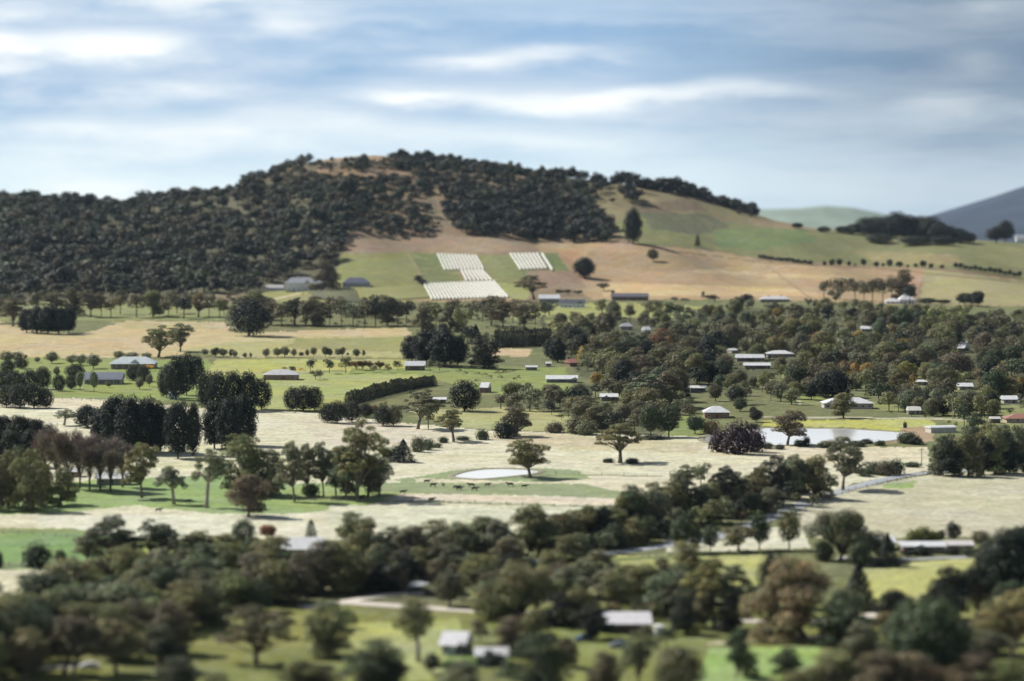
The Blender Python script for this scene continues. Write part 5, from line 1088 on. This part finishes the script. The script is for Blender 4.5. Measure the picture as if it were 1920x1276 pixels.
WOODS = [
 ([(1060, 592), (1180, 592), (1340, 586), (1420, 578), (1540, 572), (1700, 578), (1740, 600), (1860, 616), (1930, 600), (1930, 700), (1700, 690), (1500, 680), (1340, 700), (1200, 690), (1090, 660), (1020, 640)], 150, ['bushy', 'gum', 'bushy', 'pine'], MIX, (10, 17), (.75, 1.05), .52, 'upper woodland on the right'),
 ([(1330, 655), (1500, 660), (1930, 670), (1930, 740), (1780, 760), (1640, 742), (1540, 740), (1420, 735), (1330, 720)], 55, ['bushy', 'bushy', 'round', 'pine'], MIX, (9, 15), (.8, 1.1), .6, 'middle woodland on the right'),
 ([(1060, 660), (1200, 680), (1330, 700), (1330, 760), (1200, 770), (1180, 730), (1100, 700)], 30, ['bushy', 'pine', 'gum'], MIX+['dark'], (11, 18), (.75, 1.0), .55, 'central woodland'),
 ([(930, 745), (1060, 738), (1200, 745), (1290, 750), (1300, 790), (1180, 800), (1060, 780), (960, 775), (900, 760)], 30, ['bushy', 'bushy', 'round'], MIX, (7, 12), (.85, 1.2), .6, 'woodland above the pale paddock'),
 ([(1340, 720), (1540, 740), (1540, 760), (1400, 762), (1340, 752)], 14, ['bushy', 'round', 'small'], MIX, (6, 10), (.8, 1.0), .7, 'garden trees above the large pond'),
 ([(1640, 750), (1930, 745), (1930, 780), (1800, 784), (1650, 772)], 24, ['bushy', 'pine', 'bushy'], MIX+['dark'], (8, 13), (.8, 1.1), .55, 'trees right of the long white roofed house'),
 ([(1800, 800), (1930, 795), (1930, 870), (1760, 870), (1780, 830)], 12, ['bushy', 'gum'], ['olive', 'dark green', 'grey-green'], (8, 12), (.8, 1.1), .7, 'trees behind the road-end gums'),
 ([(1020, 655), (1090, 655), (1200, 690), (1240, 720), (1160, 730), (1110, 705), (1050, 700)], 8, ['pine', 'bushy'], ['dark', 'blackish green', 'brownish'], (12, 18), (.7, .9), .6, 'dark trees beside the golden poplar'),
 ([(1700, 600), (1930, 612), (1930, 660), (1700, 660)], 18, ['bushy'], ['dark', 'olive', 'brownish'], (13, 19), (.8, 1.0), .6, 'tall gums at the right edge of the woodland'),
 ([(-20, 1185), (60, 1172), (140, 1128), (230, 1092), (420, 1082), (560, 1085), (560, 1130), (430, 1150), (400, 1170), (300, 1195), (-20, 1200)], 40, ['bushy', 'gum', 'bushy', 'round'], ['olive', 'brownish', 'grey-green', 'dark green', 'olive', 'olive'], (9, 13.5), (.95, 1.25), .46, 'lower left woodland'),
 ([(-20, 1190), (300, 1172), (420, 1168), (280, 1205), (-20, 1225)], 9, ['bushy', 'gum'], ['olive', 'brownish', 'dark green'], (9, 13), (.9, 1.2), .55, 'front edge of the lower left woodland'),
 ([(-20, 1215), (280, 1205), (330, 1225), (300, 1262), (-20, 1290)], 9, ['bushy', 'gum'], ['olive', 'brownish', 'dark green'], (10, 14), (.9, 1.2), .6, 'gums of the bottom left corner'),
 ([(900, 1110), (1300, 1100), (1320, 1150), (1300, 1165), (900, 1160)], 13, ['bushy', 'gum'], ['olive', 'brownish', 'grey-green'], (9, 13), (.9, 1.2), .55, 'lower centre woodland'),
 ([(1560, 1180), (1740, 1170), (1930, 1160), (1930, 1276), (1600, 1290)], 9, ['bushy'], ['olive', 'brownish', 'dark green', 'dark'], (10, 14), (.9, 1.2), .6, 'lower right woodland'),
 ([(560, 1065), (900, 1055), (1000, 1060), (1010, 1100), (900, 1105), (700, 1110), (560, 1100)], 12, ['bushy'], ['olive', 'brownish', 'grey-green', 'dark'], (7, 10), (.9, 1.2), .7, 'understorey above the gravel road'),
 ([(1330, 592), (1700, 600), (1700, 700), (1350, 690)], 18, ['poplar', 'round', 'small'], AUT, (7, 11), (.8, 1.0), .7, 'autumn trees in the right woodland'),
 ([(1550, 700), (1930, 700), (1930, 745), (1650, 745)], 16, ['poplar', 'round', 'small'], AUT, (6, 10), (.8, 1.0), .7, 'autumn trees near the long white roofed house'),
 ([(1100, 720), (1330, 730), (1320, 745), (1150, 740)], 5, ['poplar', 'round'], AUT, (5, 8), (.8, 1.0), .7, 'autumn trees near the pale round tree'),
]
for wd in WOODS:
    wd = list(wd); big = wd[0][0][1] < 800
    if big: wd[1] = int(wd[1]*1.45); wd[6] *= .78; wd[4] = (wd[4][0]*1.05, wd[4][1]*1.12); wd[5] = (wd[5][0]*1.05, wd[5][1]*1.15)
    scatter(*wd)
# the 300 gums that show largest are objects, the small ones far off in the woodland become one mass
gums = sorted((p for p in PLANTS if p['name'] == 'gum_tree'), key=lambda p: -(p['h']*p['w']+(1e6 if p['label'] else 0)))
FAR_GUMS = gums[300:]; far_ids = {id(p) for p in FAR_GUMS}
PLANTS = [p for p in PLANTS if id(p) not in far_ids]
for p in PLANTS: grow(p)

# ------------------------------------------------------------------ masses nobody could count
def mass(name, label, pts, variants, mat_tint, seed):
    """one mesh of many small tree crowns; pts: (X, Y, Z, height, width, (r,g,b))"""
    r = np.random.default_rng(seed); Vs = []; Ts = []
    for (X, Y, Z, h, w, c) in pts:
        V, Tn = variants[r.integers(len(variants))]; a = r.uniform(0, 6.28); ca, sa = math.cos(a), math.sin(a)
        x = (V[:, 0]*ca-V[:, 1]*sa)*w+X; y = (V[:, 0]*sa+V[:, 1]*ca)*w+Y; z = V[:, 2]*h+Z
        Vs.append(np.stack([x, y, z], 1)); Ts.append(Tn*np.array(c))
    me = quad_mesh(name, np.concatenate(Vs), np.concatenate(Ts), LEAF)
    o = link(name, me, None, (1, 1, 1)); tag(o, label, kind='stuff'); return o
def far_tree(seed, n=420, leaf=.10):
    r = np.random.default_rng(seed); Vs = []; Ts = []
    for i in range(9):
        a = r.uniform(0, 6.28); q = math.sqrt(r.random())*.3; z = r.uniform(.42, .84); rr = r.uniform(.16, .24)
        if i == 0: q = 0; z = .55; rr = .34
        m = n//9; Vs.append(clump((math.cos(a)*q, math.sin(a)*q, z), (rr, rr, rr*.75), m, leaf, r, zmin=-.8)); Ts.append(tints(m, r, np.ones(3)*r.uniform(.75, 1.25), .14, .05))
    t = []
    for s in (0, 1.57): dx, dy = math.cos(s)*.02, math.sin(s)*.02; t += [(-dx, -dy, -.05), (dx, dy, -.05), (dx, dy, .55), (-dx, -dy, .55)]
    Vs.append(np.array(t)); Ts.append(np.tile([.8, .7, .65], (2, 1)))
    return np.concatenate(Vs), np.concatenate(Ts)
FT = [far_tree(400+i) for i in range(7)]
FB = [far_tree(420+i, 200) for i in range(4)]
def poly_points(poly, n, sep, rng, jitter=True):
    xs = [p[0] for p in poly]; ys = [p[1] for p in poly]; out = []; g = {}
    for _ in range(n*14):
        if len(out) >= n: break
        x = rng.uniform(min(xs), max(xs)); y = rng.uniform(min(ys), max(ys))
        if not in_poly(np.array([x]), np.array([y]), poly)[0]: continue
        k = (int(x//sep), int(y//(sep*.5)))
        if k in g: continue
        g[k] = 1; out.append((x, y))
    return out
fr = random.Random(5)
DK = [(.040, .050, .036), (.052, .053, .040), (.028, .037, .032), (.066, .062, .044), (.048, .062, .038), (.078, .068, .048)]
BK = [(.020, .027, .025), (.026, .030, .026), (.032, .034, .027)]
pts = []
def hill(poly, n, sep, hm, cols):
    for x, y in poly_points(poly, n, sep, fr):
        if 380 < y < 560 and 20 < x < 660 and float(smooth_noise(x*.9+40, y*1.9)) > (.42 if x < 330 else .20): continue
        X, Y, Z = ground(x, y); h = fr.uniform(*hm)*fr.choice((.6, .85, 1, 1.15, 1.35)); zn = float(smooth_noise(x*.5+9, y*1.1)); c = fr.choice(cols); c = tuple(q*(1+.38*zn) for q in c); pts.append((X, Y, Z-(.22*h if y < float(np.interp(x, CREST_U, CREST_Y))+9 else .8), h, h*fr.uniform(.9, 1.5), c))
hill([(-120, 376), (235, 388), (330, 372), (430, 364), (500, 340), (560, 350), (650, 360), (700, 380), (650, 440), (640, 470), (610, 500), (540, 530), (300, 545), (-120, 552)], 1150, 12, (14, 24), DK)
hill([(-160, 374), (0, 377), (120, 381), (235, 385), (330, 373), (430, 363), (430, 368), (330, 380), (235, 392), (-160, 384)], 130, 5, (14, 19), BK+DK)
hill([(430, 362), (480, 335), (560, 305), (568, 312), (490, 345), (430, 372)], 40, 6, (9, 17), BK+DK)
hill([(-120, 470), (140, 460), (300, 490), (300, 545), (-120, 558)], 150, 12, (15, 22), BK)
hill([(-120, 535), (300, 528), (440, 520), (500, 530), (490, 545), (330, 560), (-120, 566)], 260, 8, (12, 19), DK+[(.075, .085, .05)])
hill([(440, 362), (480, 336), (560, 306), (600, 306), (590, 340), (500, 360)], 36, 14, (9, 15), DK)
hill([(560, 345), (760, 352), (800, 400), (800, 440), (700, 446), (650, 440), (600, 420)], 130, 12, (11, 17), DK)
hill([(590, 303), (780, 301), (790, 325), (760, 322), (600, 324)], 90, 7, (5, 9), DK)
hill([(640, 303), (690, 302), (690, 324), (640, 324)], 14, 9, (9, 13), DK)
hill([(740, 300), (790, 300), (800, 330), (810, 370), (790, 370), (770, 330), (740, 325)], 40, 8, (11, 17), DK+BK)
hill([(560, 336), (640, 340), (760, 338), (770, 356), (560, 356)], 60, 9, (9, 15), DK)
hill([(790, 318), (860, 316), (1000, 333), (1090, 345), (1110, 400), (1150, 440), (1140, 455), (1000, 452), (880, 442), (840, 425), (835, 380)], 420, 11, (13, 20), BK+DK)
hill([(850, 395), (1000, 400), (1110, 410), (1150, 440), (1145, 455), (1000, 453), (900, 442), (845, 420)], 130, 10, (15, 21), BK)
hill([(1180, 352), (1300, 366), (1400, 398), (1412, 404), (1400, 392), (1300, 362)], 60, 6, (15, 22), BK)
for i in range(44):
    x = 1200+5*i; X, Y, Z = ground(x, float(np.interp(x, CREST_U, CREST_Y))+1); pts.append((X, Y+fr.uniform(-30, 12), Z-9, fr.uniform(27, 36)*(.75+.25*math.sin(i*.16)), fr.uniform(20, 30), fr.choice(BK)))
for i in range(60):
    x = 800+5*i; X, Y, Z = ground(x, float(np.interp(x, CREST_U, CREST_Y))+1); pts.append((X, Y+fr.uniform(-25, 12), Z-4, fr.uniform(13, 23), fr.uniform(14, 22), fr.choice(BK+DK)))
hill([(1110, 345), (1145, 345), (1150, 385), (1110, 380)], 12, 9, (14, 22), BK)
hill([(1150, 340), (1180, 340), (1196, 385), (1165, 380)], 12, 9, (16, 24), BK)
hill([(700, 400), (830, 420), (820, 445), (700, 446)], 40, 14, (6, 11), DK)
for x, y, h in ((572, 302, 20), (535, 310, 16), (652, 300, 9), (790, 300, 21), (815, 305, 22), (830, 310, 18), (885, 318, 22), (1040, 334, 22), (1060, 336, 22), (1005, 332, 18), (1020, 333, 20), (1160, 348, 27), (1124, 342, 20), (508, 325, 15), (480, 334, 14), (205, 386, 16), (1395, 398, 16), (1405, 404, 15), (0, 378, 14), (60, 380, 16), (120, 382, 14), (270, 380, 18), (300, 376, 18)):
    for j in range(3 if h > 15 else 1):
        X, Y, Z = ground(x+fr.uniform(-9, 9), y+4); pts.append((X, Y, Z-4, h*fr.uniform(.8, 1), h*fr.uniform(.7, .9), fr.choice(BK)))
mass('hillside_forest', 'dark dry forest covering the hill from the left edge over the crest', pts, FT, None, 61)
pts = []
hill([(-60, 552), (450, 556), (500, 566), (430, 580), (-60, 588)], 60, 14, (4, 9), DK)
for poly, n in (([(1020, 600), (1420, 580), (1930, 600), (1930, 745), (1500, 745), (1330, 720), (1090, 700), (1040, 650)], 620), ([(930, 745), (1300, 748), (1300, 800), (960, 785)], 60),
                ([(-20, 1100), (230, 1080), (560, 1090), (560, 1140), (-20, 1200)], 60), ([(560, 1060), (1010, 1060), (1010, 1110), (560, 1115)], 40), ([(1000, 1020), (1540, 925), (1540, 945), (1100, 1050)], 60),
                ([(1740, 870), (1930, 862), (1930, 888), (1750, 892)], 25), ([(640, 745), (820, 735), (830, 760), (700, 790)], 14), ([(500, 596), (770, 600), (770, 612), (500, 612)], 24), ([(780, 600), (1020, 590), (1020, 640), (790, 640)], 36), ([(1040, 1130), (1300, 1130), (1290, 1180), (1040, 1180)], 24), ([(1640, 770), (1930, 770), (1930, 800), (1800, 800)], 24)):
    for x, y in poly_points(poly, n, 9, fr):
        if blocked(x, y, 5, 10): continue
        X, Y, Z = ground(x, y); h = fr.uniform(1.8, 5.5); pts.append((X, Y, Z-.5, h, h*fr.uniform(1.1, 1.9), fr.choice([(.06, .07, .035), (.08, .065, .04), (.10, .11, .045), (.05, .06, .035), (.13, .10, .055)])))
mass('undergrowth', 'low scrub and bushes under the woodland trees', pts, FB, None, 62)

FM = [far_tree(440+i, 900, leaf=.062) for i in range(7)]
pts = []
for p in FAR_GUMS:
    X, Y, Z = ground(p['x'], p['y']); s = Y/FOC; j = fr.uniform(.85, 1.15)
    pts.append((X, Y, Z-.3, p['h']*s*1.08, p['w']*s*1.15, tuple(q*j for q in PAL[p['col']])))
mass('distant_woodland', 'brown and olive gum woodland of small far trees in the right half of the valley', pts, FM, None, 63)

# ------------------------------------------------------------------ a label for every plant
def auto_labels():
    todo = [p for p in PLANTS if not p['label']]; buckets = {}
    for p in todo:
        best = None
        for ph, lx, ly in LM:
            dx, dy = p['x']-lx, (p['y']-ly)*2.6; d = math.hypot(dx, dy)
            if best is None or d < best[0]: best = (d, ph, dx, dy)
        d, ph, dx, dy = best
        rel = ('left of' if dx < 0 else 'right of') if abs(dx) > abs(dy) else ('behind' if dy < 0 else 'in front of')
        p['key'] = (p['word'], rel, ph, p['col']); buckets.setdefault(p['key'], []).append(p)
    ORD = ['leftmost', 'second', 'third', 'fourth', 'fifth', 'sixth', 'seventh', 'eighth', 'ninth', 'tenth']
    for (word, rel, ph, col), L_ in buckets.items():
        n = len(L_)
        if n <= 7: rows = [L_]
        else:
            L_.sort(key=lambda p: p['y']); k = math.ceil(n/7); rows = [L_[i*n//k:(i+1)*n//k] for i in range(k)]
        rn = ['far', 'near'] if len(rows) == 2 else ['farthest', 'middle', 'nearest'] if len(rows) == 3 else NUM
        for ri, row in enumerate(rows):
            row.sort(key=lambda p: p['x'])
            for i, p in enumerate(row):
                word_ = word
                if n == 1: t = '%s %s %s %s' % (col, word, rel, ph)
                elif len(row) == 1: t = '%s %s alone in %s row %s %s' % (col, word, rn[ri], rel, ph)
                else:
                    t = '%s %s, %s from left' % (col, word, ORD[i]) if i else '%s %s, leftmost' % (col, word)
                    t += (' in %s row' % rn[ri] if len(rows) > 1 else '')+' %s %s' % (rel, ph)
                if len(t.replace(',', '').split()) > 16: t = t.replace('the long ', 'the ').replace(' from left', '')
                p['o']['label'] = t
auto_labels()

# ------------------------------------------------------------------ the air
def haze():
    b = MB(); b.box(-9000, 9000, -300, 18500, -60, 620)
    m = bpy.data.materials.new('haze_air'); m.use_nodes = True; nt = m.node_tree; nt.nodes.clear(); k = NT(nt)
    v = k.n('ShaderNodeVolumePrincipled'); v.inputs['Color'].default_value = (.62, .80, 1.0, 1); v.inputs['Density'].default_value = .9e-5
    v.inputs['Anisotropy'].default_value = .2
    o = k.n('ShaderNodeOutputMaterial'); nt.links.new(v.outputs[0], o.inputs['Volume'])
    tag(link('haze', b.mesh('haze', m)), 'thin blue air over the whole valley', kind='stuff')
haze()
from collections import Counter
print('PLANTS', len(PLANTS), Counter(p['o'].name.split('.')[0] for p in PLANTS))
